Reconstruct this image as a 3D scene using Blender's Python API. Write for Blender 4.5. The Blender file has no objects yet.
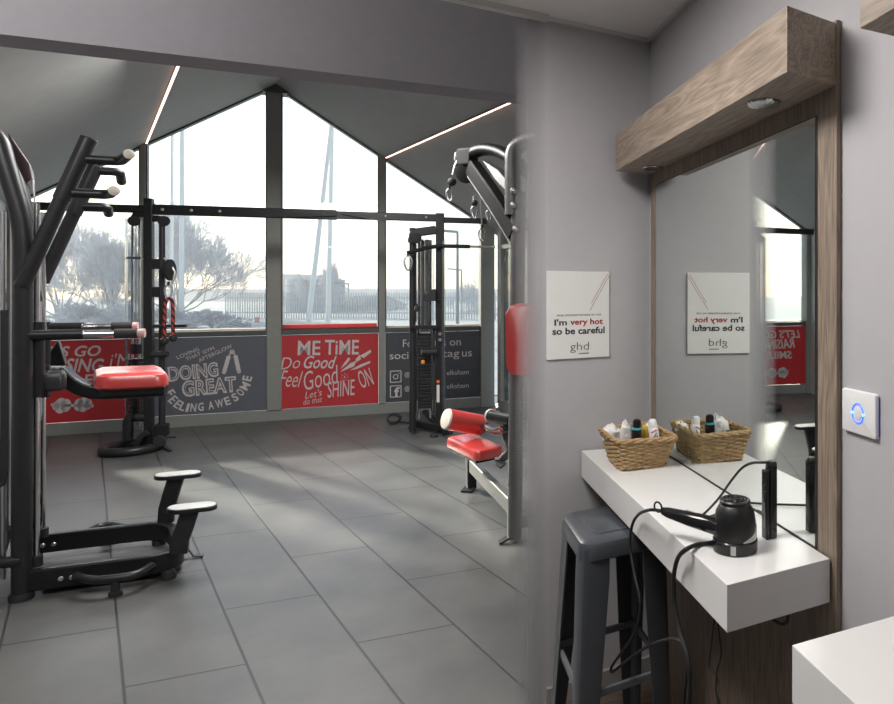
import bpy, math, random
from mathutils import Vector, Matrix
random.seed(7)
C = bpy.context.scene
COL = C.collection
PI = math.pi

# ------------------------------------------------------------------ camera, sky, sun, large lights, exposure
H = 1.55                      # eye height
F, CX, CY = 680.0, 650.0, 291.0   # focal length in pixels, principal column, horizon row (894 x 704 frame)
cam_d = bpy.data.cameras.new('camera'); cam = bpy.data.objects.new('camera', cam_d); COL.objects.link(cam)
cam.location = (0, 0, H); cam.rotation_euler = (PI / 2, 0, 0)
cam_d.sensor_width = 36; cam_d.lens = F / 894 * 36
cam_d.shift_x = -(CX - 447) / 894; cam_d.shift_y = (CY - 352) / 894
cam_d.clip_start = 0.05; cam_d.clip_end = 500
C.camera = cam
C.view_settings.view_transform = 'Standard'; C.view_settings.look = 'None'
C.view_settings.gamma = 1; C.view_settings.use_curve_mapping = False
C.view_settings.exposure = 0.5

world = bpy.data.worlds.new('winter_sky'); C.world = world; world.use_nodes = True
wn = world.node_tree; wn.nodes.clear()
wo = wn.nodes.new('ShaderNodeOutputWorld'); wb = wn.nodes.new('ShaderNodeBackground')
sky = wn.nodes.new('ShaderNodeTexSky'); sky.sky_type = 'NISHITA'; sky.sun_disc = False
SUN_AZ, SUN_EL = math.radians(-56), math.radians(24)      # azimuth from +Y towards +X
sky.sun_elevation = SUN_EL; sky.sun_rotation = SUN_AZ
sky.air_density = 1.0; sky.dust_density = 0.8; sky.ozone_density = 1.5
wn.links.new(sky.outputs[0], wb.inputs[0]); wb.inputs[1].default_value = 0.17
wn.links.new(wb.outputs[0], wo.inputs[0])

def sun_lamp():
    l = bpy.data.lights.new('sun', 'SUN'); l.energy = 6.5; l.angle = math.radians(2.5); l.color = (1, 0.93, 0.82)
    o = bpy.data.objects.new('sun', l); COL.objects.link(o)
    d = Vector((math.sin(SUN_AZ) * math.cos(SUN_EL), math.cos(SUN_AZ) * math.cos(SUN_EL), math.sin(SUN_EL)))
    o.rotation_euler = d.to_track_quat('Z', 'Y').to_euler(); o.location = (0, 0, 8)
sun_lamp()
V3 = lambda *a: Vector(a)
def area(name, loc, size, power, color=(1, 1, 1), rot=(0, 0, 0), sy=None):
    l = bpy.data.lights.new(name, 'AREA'); l.energy = power; l.color = color; l.size = size
    if sy: l.shape = 'RECTANGLE'; l.size_y = sy
    o = bpy.data.objects.new(name, l); COL.objects.link(o); o.location = loc; o.rotation_euler = rot
    return o
area('salon_ceiling_light', (-0.72, 1.3, 2.55), 0.7, 31, (1, 0.965, 0.92), sy=0.6)
area('salon_ceiling_light_behind', (-0.1, 0.2, 2.55), 0.6, 4, (1, 0.965, 0.92), sy=0.6)
area('gym_bulkhead_fill', (-2.5, 1.2, 3.2), 1.2, 32, (1, 0.97, 0.95), rot=tuple(V3(-.45, .85, -.28).to_track_quat('-Z', 'Y').to_euler()), sy=0.7)  # added fill lamp, unseen, aimed at the bulkhead and away from the salon
area('gym_fill_window_side', (-2.4, 4.7, 3.0), 1.4, 95, (1, 0.97, 0.93), sy=1.4)  # added lamp without a fixture, brightens the gym interior

# ------------------------------------------------------------------ projection helpers (pixel of the photograph -> point in the place)
def ray(px, py): return Vector(((px - CX) / F, 1.0, -(py - CY) / F))
def W(px, py, Y): return Vector((0, 0, H)) + ray(px, py) * Y
def FL(px, py, z=0.0):
    r = ray(px, py); return Vector((0, 0, H)) + r * ((z - H) / r.z)
def PL(px, py, o, d):          # on the vertical plane through o running along d
    r = ray(px, py); n = (d[1], -d[0])
    t = (o[0] * n[0] + o[1] * n[1]) / (r.x * n[0] + r.y * n[1])
    return Vector((0, 0, H)) + r * t
def V(*a): return Vector(a)

# ------------------------------------------------------------------ materials
MATS = {}
def mat(name, col, rough=0.5, metal=0.0, noise=0.06, scale=20, bump=0.0, bscale=150, spec=0.5, emit=None, estr=0, coat=0):
    if name in MATS: return MATS[name]
    m = bpy.data.materials.new(name); m.use_nodes = True; nt = m.node_tree
    b = nt.nodes['Principled BSDF']; MATS[name] = m
    tc = nt.nodes.new('ShaderNodeTexCoord')
    n = nt.nodes.new('ShaderNodeTexNoise'); n.inputs['Scale'].default_value = scale; n.inputs['Detail'].default_value = 4
    nt.links.new(tc.outputs['Object'], n.inputs['Vector'])
    r = nt.nodes.new('ShaderNodeValToRGB')
    r.color_ramp.elements[0].position = 0.25; r.color_ramp.elements[1].position = 0.75
    r.color_ramp.elements[0].color = tuple(max(0, c * (1 - noise)) for c in col) + (1,)
    r.color_ramp.elements[1].color = tuple(min(1, c * (1 + noise)) for c in col) + (1,)
    nt.links.new(n.outputs['Fac'], r.inputs['Fac']); nt.links.new(r.outputs['Color'], b.inputs['Base Color'])
    b.inputs['Roughness'].default_value = rough; b.inputs['Metallic'].default_value = metal
    b.inputs['Specular IOR Level'].default_value = spec
    if coat: b.inputs['Coat Weight'].default_value = coat; b.inputs['Coat Roughness'].default_value = .28
    if emit: b.inputs['Emission Color'].default_value = emit + (1,); b.inputs['Emission Strength'].default_value = estr
    if bump:
        n2 = nt.nodes.new('ShaderNodeTexNoise'); n2.inputs['Scale'].default_value = bscale; n2.inputs['Detail'].default_value = 3
        nt.links.new(tc.outputs['Object'], n2.inputs['Vector'])
        bp = nt.nodes.new('ShaderNodeBump'); bp.inputs['Strength'].default_value = bump; bp.inputs['Distance'].default_value = 0.004
        nt.links.new(n2.outputs['Fac'], bp.inputs['Height']); nt.links.new(bp.outputs['Normal'], b.inputs['Normal'])
    return m

def dots(nt, vecs):            # coordinates along three directions of the place
    g = nt.nodes.new('ShaderNodeNewGeometry'); cmb = nt.nodes.new('ShaderNodeCombineXYZ')
    for i, v in enumerate(vecs):
        d = nt.nodes.new('ShaderNodeVectorMath'); d.operation = 'DOT_PRODUCT'; d.inputs[1].default_value = v
        nt.links.new(g.outputs['Position'], d.inputs[0]); nt.links.new(d.outputs['Value'], cmb.inputs[i])
    return cmb.outputs[0]

def wood(name, light, dark, along, across, rough=0.5, scale=1.0):
    m = bpy.data.materials.new(name); m.use_nodes = True; nt = m.node_tree; b = nt.nodes['Principled BSDF']
    al, ac = Vector(along).normalized(), Vector(across).normalized(); th = al.cross(ac)
    co = dots(nt, (al * 1.3 * scale, ac * 12 * scale, th * 12 * scale))
    n1 = nt.nodes.new('ShaderNodeTexNoise'); n1.inputs['Scale'].default_value = 1.6; n1.inputs['Detail'].default_value = 1
    n1.inputs['Distortion'].default_value = 0.6; nt.links.new(co, n1.inputs['Vector'])
    mu = nt.nodes.new('ShaderNodeMath'); mu.operation = 'MULTIPLY'; mu.inputs[1].default_value = 13; nt.links.new(n1.outputs['Fac'], mu.inputs[0])
    fr = nt.nodes.new('ShaderNodeMath'); fr.operation = 'PINGPONG'; fr.inputs[1].default_value = 1; nt.links.new(mu.outputs[0], fr.inputs[0])
    co2 = dots(nt, (al * 14 * scale, ac * 210 * scale, th * 210 * scale))
    n2 = nt.nodes.new('ShaderNodeTexNoise'); n2.inputs['Scale'].default_value = 1.0; n2.inputs['Detail'].default_value = 3; nt.links.new(co2, n2.inputs['Vector'])
    mx = nt.nodes.new('ShaderNodeMath'); mx.operation = 'MULTIPLY_ADD'; mx.inputs[1].default_value = 0.3; nt.links.new(fr.outputs[0], mx.inputs[0])
    m3 = nt.nodes.new('ShaderNodeMath'); m3.operation = 'MULTIPLY'; m3.inputs[1].default_value = 0.75; nt.links.new(n2.outputs['Fac'], m3.inputs[0]); nt.links.new(m3.outputs[0], mx.inputs[2])
    r = nt.nodes.new('ShaderNodeValToRGB'); r.color_ramp.elements[0].position = 0.22; r.color_ramp.elements[1].position = 0.82
    r.color_ramp.elements[0].color = dark + (1,); r.color_ramp.elements[1].color = light + (1,)
    nt.links.new(mx.outputs[0], r.inputs['Fac']); nt.links.new(r.outputs['Color'], b.inputs['Base Color'])
    b.inputs['Roughness'].default_value = rough
    bp = nt.nodes.new('ShaderNodeBump'); bp.inputs['Strength'].default_value = 0.12; bp.inputs['Distance'].default_value = 0.003
    nt.links.new(n2.outputs['Fac'], bp.inputs['Height']); nt.links.new(bp.outputs['Normal'], b.inputs['Normal'])
    MATS[name] = m; return m

def glass_mat(name, tint=(1, 1, 1), refl=1.0):
    m = bpy.data.materials.new(name); m.use_nodes = True; nt = m.node_tree; nt.nodes.clear()
    o = nt.nodes.new('ShaderNodeOutputMaterial'); t = nt.nodes.new('ShaderNodeBsdfTransparent'); g = nt.nodes.new('ShaderNodeBsdfGlossy')
    t.inputs[0].default_value = tint + (1,); g.inputs['Roughness'].default_value = 0.01
    f = nt.nodes.new('ShaderNodeFresnel'); f.inputs[0].default_value = 1.45
    k = nt.nodes.new('ShaderNodeMath'); k.operation = 'MULTIPLY'; k.inputs[1].default_value = refl; nt.links.new(f.outputs[0], k.inputs[0])
    mx = nt.nodes.new('ShaderNodeMixShader'); nt.links.new(k.outputs[0], mx.inputs[0]); nt.links.new(t.outputs[0], mx.inputs[1]); nt.links.new(g.outputs[0], mx.inputs[2])
    nt.links.new(mx.outputs[0], o.inputs[0]); MATS[name] = m; return m

# ------------------------------------------------------------------ mesh helpers
def frame(t):
    t = t.normalized(); up = V(0, 0, 1) if abs(t.z) < 0.9 else V(1, 0, 0)
    a = t.cross(up).normalized(); return a, a.cross(t).normalized()
class MB:
    def __init__(s): s.v = []; s.f = []
    def add(s, vs, fs):
        k = len(s.v); s.v += [Vector(p) for p in vs]; s.f += [tuple(i + k for i in f) for f in fs]; return s
    def hexa(s, b, t):         # bottom ring, top ring (same count)
        n = len(b)
        return s.add(list(b) + list(t), [tuple(range(n - 1, -1, -1)), tuple(range(n, 2 * n))] + [(i, (i + 1) % n, n + (i + 1) % n, n + i) for i in range(n)])
    def slab(s, poly, vec):    # polygon swept along vec
        return s.hexa(poly, [Vector(p) + vec for p in poly])
    def box(s, o, x, y, z):    # corner + three edge vectors
        o, x, y, z = map(Vector, (o, x, y, z)); return s.hexa([o, o + x, o + x + y, o + y], [o + z, o + x + z, o + x + y + z, o + y + z])
    def cbox(s, c, x, y, z):   # centre + three full edge vectors
        c, x, y, z = map(Vector, (c, x, y, z)); return s.box(c - (x + y + z) / 2, x, y, z)
    def rings(s, rs, cap=True, closed=False):
        k = len(s.v); n = len(rs[0])
        for r in rs: s.v += [Vector(p) for p in r]
        m = len(rs)
        for i in range(m if closed else m - 1):
            j = (i + 1) % m
            for q in range(n): s.f.append((k + i * n + q, k + i * n + (q + 1) % n, k + j * n + (q + 1) % n, k + j * n + q))
        if cap and not closed:
            s.f.append(tuple(k + q for q in range(n - 1, -1, -1))); s.f.append(tuple(k + (m - 1) * n + q for q in range(n)))
        return s
    def tube(s, pts, r, seg=12, closed=False, cap=True, sq=None):
        pts = [Vector(p) for p in pts]; n = len(pts); rs = r if isinstance(r, (list, tuple)) else [r] * n
        tans = []
        for i in range(n):
            a = pts[(i - 1) % n] if (closed or i > 0) else pts[i]; b = pts[(i + 1) % n] if (closed or i < n - 1) else pts[i]
            t = (b - a); tans.append(t.normalized() if t.length > 1e-9 else V(0, 0, 1))
        u, w = frame(tans[0]); out = []
        for i in range(n):
            if i:
                q = tans[i - 1].rotation_difference(tans[i]); u = q @ u; w = q @ w
            ring = []
            for k in range(seg):
                th = 2 * PI * (k + (0.5 if seg == 4 else 0)) / seg
                ring.append(pts[i] + (u * math.cos(th) + w * math.sin(th)) * rs[i])
            out.append(ring)
        return s.rings(out, cap, closed)
    def bar(s, pts, w, h, side=None):     # rectangular bar along pts; w across (horizontal unless side given), h the other way
        pts = [Vector(p) for p in pts]; out = []; n = len(pts)
        for i in range(n):
            t = (pts[min(i + 1, n - 1)] - pts[max(i - 1, 0)]).normalized()
            a = Vector(side) if side is not None else (t.cross(V(0, 0, 1)) if abs(t.z) < 0.99 else V(1, 0, 0))
            a = (a - t * a.dot(t)).normalized(); b = a.cross(t).normalized()
            a *= w / 2; b *= h / 2; c = min(w, h) * 0.12; au, bu = a.normalized() * c, b.normalized() * c; p = pts[i]
            out.append([p + a - au + b, p + a + b - bu, p + a - b + bu, p + a - au - b, p - a + au - b, p - a - b + bu, p - a + b - bu, p - a + au + b])
        return s.rings(out)
    def lathe(s, o, prof, axis=(0, 0, 1), seg=24):   # prof: (radius, distance along axis)
        ax = Vector(axis).normalized(); u, w = frame(ax); o = Vector(o)
        return s.rings([[o + ax * d + (u * math.cos(2 * PI * k / seg) + w * math.sin(2 * PI * k / seg)) * max(r, 1e-4) for k in range(seg)] for r, d in prof])
    def ball(s, c, r, seg=14, n=8, sc=(1, 1, 1)):
        c = Vector(c); k0 = []
        for i in range(n + 1):
            ph = -PI / 2 + PI * i / n
            k0.append([c + V(math.cos(ph) * math.cos(2 * PI * k / seg) * r * sc[0], math.cos(ph) * math.sin(2 * PI * k / seg) * r * sc[1], math.sin(ph) * r * sc[2]) for k in range(seg)])
        return s.rings(k0)
    def pad(s, c, x, y, z, rad=0.03, n=4, puff=0.25):    # upholstered cushion: rounded box centred at c with full edge vectors
        c, x, y, z = map(Vector, (c, x, y, z)); lx, ly, lz = x.length, y.length, z.length; xu, yu, zu = x.normalized(), y.normalized(), z.normalized()
        rad = min(rad, lx / 2.1, ly / 2.1); out = []
        e = lz * puff
        for (hz, ins) in ((-lz / 2, e * .6), (-lz / 2 + e * .4, 0), (lz / 2 - e, 0), (lz / 2 - e * .35, e * .3), (lz / 2, e)):
            ring = []
            for (sx, sy, a0) in ((1, 1, 0), (-1, 1, PI / 2), (-1, -1, PI), (1, -1, 1.5 * PI)):
                for k in range(n + 1):
                    a = a0 + PI / 2 * k / n
                    ring.append(c + xu * (sx * (lx / 2 - rad) + math.cos(a) * (rad - ins)) + yu * (sy * (ly / 2 - rad) + math.sin(a) * (rad - ins)) + zu * hz)
            out.append(ring)
        return s.rings(out)
    def build(s, name, m, parent=None, smooth=True, bevel=0.0):
        me = bpy.data.meshes.new(name)
        if parent is not None: o0 = Vector(parent['_loc'])
        else:
            mn = [min(p[i] for p in s.v) for i in range(3)]; mx = [max(p[i] for p in s.v) for i in range(3)]
            o0 = V((mn[0] + mx[0]) / 2, (mn[1] + mx[1]) / 2, mn[2])
        me.from_pydata([tuple(p - o0) for p in s.v], [], s.f); me.update()
        o = bpy.data.objects.new(name, me); COL.objects.link(o)
        me.materials.append(m)
        if bevel:
            bm = o.modifiers.new('bevel', 'BEVEL'); bm.width = bevel; bm.segments = 2; bm.limit_method = 'ANGLE'; bm.angle_limit = 0.6
        if smooth:
            me.polygons.foreach_set('use_smooth', [True] * len(me.polygons))
            try: me.set_sharp_from_angle(angle=math.radians(38))
            except Exception: pass
        import bmesh
        b = bmesh.new(); b.from_mesh(me); bmesh.ops.recalc_face_normals(b, faces=b.faces); b.to_mesh(me); b.free()
        o['_loc'] = tuple(o0)
        if parent is not None: o.parent = parent
        else: o.location = o0
        return o
def thing(name, label, cat, loc, group=None):
    o = bpy.data.objects.new(name, None); COL.objects.link(o); o.location = loc; o.empty_display_size = 0.1
    o['_loc'] = tuple(loc); return tag(o, label, cat, group)
def tag(o, label, cat, group=None, kind=None):
    o['label'] = label; o['category'] = cat
    if group: o['group'] = group
    if kind: o['kind'] = kind
    return o
def struct(o): o['kind'] = 'structure'; return o
def fillet(pts, r, n=5):
    pts = [Vector(p) for p in pts]; out = [pts[0]]
    for i in range(1, len(pts) - 1):
        a, b, c = pts[i - 1], pts[i], pts[i + 1]; d1 = (a - b); d2 = (c - b); rr = min(r, d1.length * .49, d2.length * .49)
        p, q = b + d1.normalized() * rr, b + d2.normalized() * rr
        for k in range(n + 1):
            t = k / n; out.append(p * (1 - t) ** 2 + b * 2 * t * (1 - t) + q * t ** 2)
    return out + [pts[-1]]
def smooth_path(pts, n=6):     # Catmull-Rom
    pts = [Vector(p) for p in pts]; P = [pts[0] * 2 - pts[1]] + pts + [pts[-1] * 2 - pts[-2]]; out = []
    for i in range(1, len(P) - 2):
        for k in range(n):
            t = k / n; a, b, c, d = P[i - 1], P[i], P[i + 1], P[i + 2]
            out.append(0.5 * ((2 * b) + (c - a) * t + (2 * a - 5 * b + 4 * c - d) * t * t + (3 * b - a - 3 * c + d) * t ** 3))
    return out + [pts[-1]]

# lettering: flat glyph polygons fitted into a rectangle of a board
def glyphs(txt, shear=0.0, bold=0.0, spacing=1.0):
    cu = bpy.data.curves.new('glyphs', 'FONT'); cu.body = txt; cu.size = 1; cu.shear = shear; cu.offset = bold; cu.space_character = spacing; cu.resolution_u = 3
    ob = bpy.data.objects.new('glyphs', cu); COL.objects.link(ob)
    dg = bpy.context.evaluated_depsgraph_get(); me = bpy.data.meshes.new_from_object(ob.evaluated_get(dg))
    vs = [(v.co.x, v.co.y) for v in me.vertices]; fs = [tuple(p.vertices) for p in me.polygons]
    bpy.data.objects.remove(ob); bpy.data.curves.remove(cu); bpy.data.meshes.remove(me)
    return vs, fs
class Board:                   # a flat face with coordinates u (0..1 to the right) and v (0..1 downwards)
    def __init__(s, tl, tr, bl, lift):
        s.o = Vector(tl); s.x = Vector(tr) - s.o; s.y = Vector(bl) - s.o; s.l = Vector(lift)
    def p(s, u, v, k=1.0): return s.o + s.x * u + s.y * v + s.l * k
    def text(s, mb, txt, u0, u1, v0, v1, rot=0.0, shear=0.0, bold=0.0, k=1.0, spacing=1.0, wave=0.0):
        vs, fs = glyphs(txt, shear, bold, spacing)
        x0, x1 = min(a for a, b in vs), max(a for a, b in vs); y0, y1 = min(b for a, b in vs), max(b for a, b in vs)
        W_, H_ = s.x.length, s.y.length; cu, cv = (u0 + u1) / 2, (v0 + v1) / 2; out = []
        for a, b in vs:
            dx = ((a - x0) / (x1 - x0) - .5) * (u1 - u0) * W_; dy = ((b - y0) / (y1 - y0) - .5) * (v1 - v0) * H_
            dy += wave * math.sin(dx / W_ * 9) * H_
            c, q = math.cos(rot), math.sin(rot)
            out.append(s.p(cu + (dx * c - dy * q) / W_, cv - (dx * q + dy * c) / H_, k))
        mb.add(out, fs)
    def poly(s, mb, pts, k=1.0): mb.add([s.p(u, v, k) for u, v in pts], [tuple(range(len(pts)))])
    def line(s, mb, a, b, w, k=1.0):
        W_, H_ = s.x.length, s.y.length; dx, dy = (b[0] - a[0]) * W_, (b[1] - a[1]) * H_; L = math.hypot(dx, dy); nx, ny = -dy / L * w / 2, dx / L * w / 2
        s.poly(mb, [(a[0] + nx / W_, a[1] + ny / H_), (b[0] + nx / W_, b[1] + ny / H_), (b[0] - nx / W_, b[1] - ny / H_), (a[0] - nx / W_, a[1] - ny / H_)], k)
    def ring(s, mb, c, r, w, k=1.0, n=20, a0=0, a1=2 * PI):
        W_, H_ = s.x.length, s.y.length
        for i in range(n):
            p = a0 + (a1 - a0) * i / n; q = a0 + (a1 - a0) * (i + 1) / n
            s.poly(mb, [(c[0] + math.cos(t) * rr / W_, c[1] + math.sin(t) * rr / H_) for t, rr in ((p, r), (q, r), (q, r - w), (p, r - w))], k)
    def disc(s, mb, c, r, k=1.0, n=16, sx=1, sy=1, rot=0):
        W_, H_ = s.x.length, s.y.length; pts = []
        for i in range(n):
            t = 2 * PI * i / n; x, y = math.cos(t) * r * sx, math.sin(t) * r * sy
            pts.append((c[0] + (x * math.cos(rot) - y * math.sin(rot)) / W_, c[1] + (x * math.sin(rot) + y * math.cos(rot)) / H_))
        s.poly(mb, pts, k)

# ------------------------------------------------------------------ directions of the place
def hd(px): v = V((px - CX) / F, 1, 0); return v.normalized()
E = hd(2200); D = hd(86)                # gym: along the window wall, and towards it
N = V(E.y, -E.x, 0)                     # square to the window wall, into the room
SA = V(-0.355, 1, 0).normalized()       # salon: along the mirror wall, away from the camera
SB = V(1.672, 1, 0).normalized()        # salon: along the sign wall, to the right
SN = V(-SA.y, SA.x, 0)                  # out of the mirror wall into the salon
SW = V(SB.y, -SB.x, 0)                  # out of the sign wall into the salon
Z = V(0, 0, 1)
K = H / 1.5
base = FL(275, 421); base.z = 0
def A(px, py=300): return (PL(px, py, base, E) - base).dot(E)          # position along the window wall
def gw(a, z, off=0.0): return base + E * a + N * off + Z * z
a_l, a_r = -(A(485)), A(485)
z_top = PL(275, 85, base, E).z
slope = (z_top - PL(385, 158, base, E).z) / A(385)
def zr(a): return z_top - slope * abs(a)

# ------------------------------------------------------------------ materials of the place
M_tile = bpy.data.materials.new('rubber_tiles'); M_tile.use_nodes = True
def tiles():
    nt = M_tile.node_tree; b = nt.nodes['Principled BSDF']
    det = E.x * D.y - E.y * D.x
    ae = V(D.y, -D.x, 0) / det; ad = V(-E.y, E.x, 0) / det        # dual basis: position = (p.ae) E + (p.ad) D
    co = dots(nt, (ad, ae, V(0, 0, 0)))
    mp = nt.nodes.new('ShaderNodeVectorMath'); mp.operation = 'ADD'; nt.links.new(co, mp.inputs[0]); mp.inputs[1].default_value = TILE_SHIFT
    br = nt.nodes.new('ShaderNodeTexBrick'); nt.links.new(mp.outputs[0], br.inputs['Vector'])
    br.offset = 0.5; br.inputs['Scale'].default_value = 1.0
    br.inputs['Brick Width'].default_value = TILE_L; br.inputs['Row Height'].default_value = TILE_W
    br.inputs['Mortar Size'].default_value = 0.006; br.inputs['Mortar Smooth'].default_value = 0.2; br.inputs['Bias'].default_value = 0
    br.inputs['Color1'].default_value = (0.100, 0.102, 0.102, 1); br.inputs['Color2'].default_value = (0.118, 0.118, 0.116, 1); br.inputs['Mortar'].default_value = (0.03, 0.03, 0.032, 1)
    g = nt.nodes.new('ShaderNodeNewGeometry')
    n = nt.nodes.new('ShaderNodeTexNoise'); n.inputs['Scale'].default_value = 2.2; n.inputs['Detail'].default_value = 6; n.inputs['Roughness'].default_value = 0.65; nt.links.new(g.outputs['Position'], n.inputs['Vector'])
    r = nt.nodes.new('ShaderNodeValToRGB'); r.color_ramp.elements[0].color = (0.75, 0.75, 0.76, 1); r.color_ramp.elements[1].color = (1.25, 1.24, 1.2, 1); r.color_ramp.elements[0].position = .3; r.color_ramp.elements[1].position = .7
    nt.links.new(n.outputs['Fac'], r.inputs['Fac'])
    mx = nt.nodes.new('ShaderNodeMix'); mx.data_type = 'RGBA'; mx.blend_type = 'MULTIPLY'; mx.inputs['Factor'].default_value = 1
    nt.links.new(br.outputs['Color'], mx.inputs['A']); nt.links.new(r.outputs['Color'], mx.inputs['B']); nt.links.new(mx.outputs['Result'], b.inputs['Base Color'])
    b.inputs['Roughness'].default_value = 0.42
    ma = nt.nodes.new('ShaderNodeMapRange'); ma.inputs['To Min'].default_value = 0.34; ma.inputs['To Max'].default_value = 0.50; nt.links.new(n.outputs['Fac'], ma.inputs['Value']); nt.links.new(ma.outputs[0], b.inputs['Roughness'])
    bp = nt.nodes.new('ShaderNodeBump'); bp.invert = True; bp.inputs['Strength'].default_value = 0.3; bp.inputs['Distance'].default_value = 0.004
    nt.links.new(br.outputs['Fac'], bp.inputs['Height']); nt.links.new(bp.outputs['Normal'], b.inputs['Normal'])
# tile layout from three joints seen in the photograph
def ab(p):
    det = E.x * D.y - E.y * D.x
    return ((p.x * D.y - p.y * D.x) / det, (-p.x * E.y + p.y * E.x) / det)
_l2, _l3 = ab(FL(264, 704)), ab(FL(542, 704))
TILE_W = (_l3[0] - _l2[0]) / 2
_c1, _c2 = ab(FL(341, 646)), ab(FL(331, 552))
TILE_L = _c2[1] - _c1[1]
_row = math.floor(-_l2[0] / TILE_W) + 60
TILE_SHIFT = (0, 0, 0)
def _shift():
    # rows: a joint must fall on _l2[0]; in the brick texture odd rows are shifted by half a brick
    sy = -_l2[0] % TILE_W + TILE_W * 40
    row = int(math.floor((_l2[0] + TILE_W * 1.5 + sy) / TILE_W))       # row of the tile column between the 3rd and 4th joint lines
    off = 0.5 * TILE_L if row % 2 == 0 else 0.0
    sx = (-(_c1[1]) - off) % TILE_L + TILE_L * 40
    return (sx, sy, 0)
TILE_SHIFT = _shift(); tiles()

M_plank = wood('salon_planks', (0.17, 0.13, 0.10), (0.07, 0.05, 0.04), SB, SA, 0.5)
M_wall = mat('grey_wall_paint', (0.42, 0.41, 0.43), 0.55, noise=0.02, bump=0.05, bscale=400)
M_dwall = mat('dark_grey_paint', (0.29, 0.278, 0.30), 0.7, noise=0.04, bump=0.1, bscale=300)
M_roof = mat('grey_green_lining', (0.30, 0.308, 0.305), 0.6, noise=0.05, scale=6)
M_ceil = mat('white_ceiling', (0.88, 0.865, 0.85), 0.8, noise=0.02)
M_cornice = mat('ceiling_trim_grey', (0.62, 0.61, 0.60), 0.5, noise=0.02)
M_alu = mat('grey_aluminium', (0.27, 0.28, 0.26), 0.42, 0.2, noise=0.05)
M_aludark = mat('dark_aluminium', (0.10, 0.105, 0.10), 0.4, 0.3, noise=0.05)
M_plinth = mat('plinth_grey', (0.24, 0.25, 0.235), 0.5, noise=0.05)
M_glass = glass_mat('window_glass', (0.97, 0.99, 0.98), 0.8)
M_black = mat('black_powder_coat', (0.014, 0.015, 0.017), 0.38, 0.25, noise=0.15, bump=0.08, bscale=500)
M_dgrey = mat('charcoal_powder_coat', (0.030, 0.031, 0.034), 0.36, 0.35, noise=0.1, bump=0.06, bscale=500)
M_mgrey = mat('grey_powder_coat', (0.13, 0.13, 0.132), 0.4, 0.3, noise=0.08)
M_chrome = mat('chrome', (0.72, 0.72, 0.73), 0.14, 1.0, noise=0.03)
M_steel = mat('brushed_steel', (0.5, 0.5, 0.5), 0.35, 0.9, noise=0.05)
M_rubber = mat('black_rubber', (0.02, 0.02, 0.022), 0.7, noise=0.15, bump=0.2)
M_red = mat('red_vinyl', (0.55, 0.045, 0.04), 0.3, noise=0.06, bump=0.02, bscale=260, spec=.8, coat=.9)
M_pale = mat('pale_cap', (0.62, 0.58, 0.5), 0.5, noise=0.05)
M_tread = mat('tread_plate', (0.55, 0.55, 0.53), 0.45, 0.4, noise=0.2, scale=140, bump=0.6, bscale=140)
M_white = mat('white_laminate', (0.66, 0.652, 0.65), 0.32, noise=0.015)
M_gloss = mat('black_gloss_plastic', (0.012, 0.012, 0.013), 0.16, noise=0.1)
M_matt = mat('black_matt_plastic', (0.009, 0.009, 0.0095), 0.4, noise=0.1)
M_cord = mat('black_cord', (0.012, 0.012, 0.012), 0.5, noise=0.1)

# ------------------------------------------------------------------ floor and shell
corner = V(0, 2.77, 0)
def sw(t): return corner - SB * t                       # along the sign wall, t metres left of the corner
def mw(t): return corner - SA * t                       # along the mirror wall, t metres towards the camera
wl_end = PL(546, 300, corner, SB); T_END = (wl_end - corner).dot(-SB)
gl_end = PL(515, 300, corner, SB); T_GL = (gl_end - corner).dot(-SB)
back_y = -1.7
mw_end = corner - SA * ((corner.y - back_y) / SA.y)
bulk0 = W(175, 66, 3.2 * K); z_b = bulk0.z
bb = ab(bulk0 - base)[1]                                # distance of the bulkhead from the window wall along D (negative)
def gp(a, b, z=0.0): return base + E * a + D * b + Z * z
far = 7.6
b_meet = -6.9 * K
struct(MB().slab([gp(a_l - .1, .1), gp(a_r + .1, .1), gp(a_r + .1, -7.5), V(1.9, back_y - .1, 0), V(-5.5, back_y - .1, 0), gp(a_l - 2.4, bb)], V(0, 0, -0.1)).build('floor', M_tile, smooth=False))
struct(MB().slab([corner + SB * 0.0, sw(T_END), sw(T_END + .02) + SW * 0.02, corner - SB * 0.55 - SA * 1.7, mw_end + V(-0.9, 0, 0), mw_end], V(0, 0, 0.004)).build('floor', M_plank, smooth=False))

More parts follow.
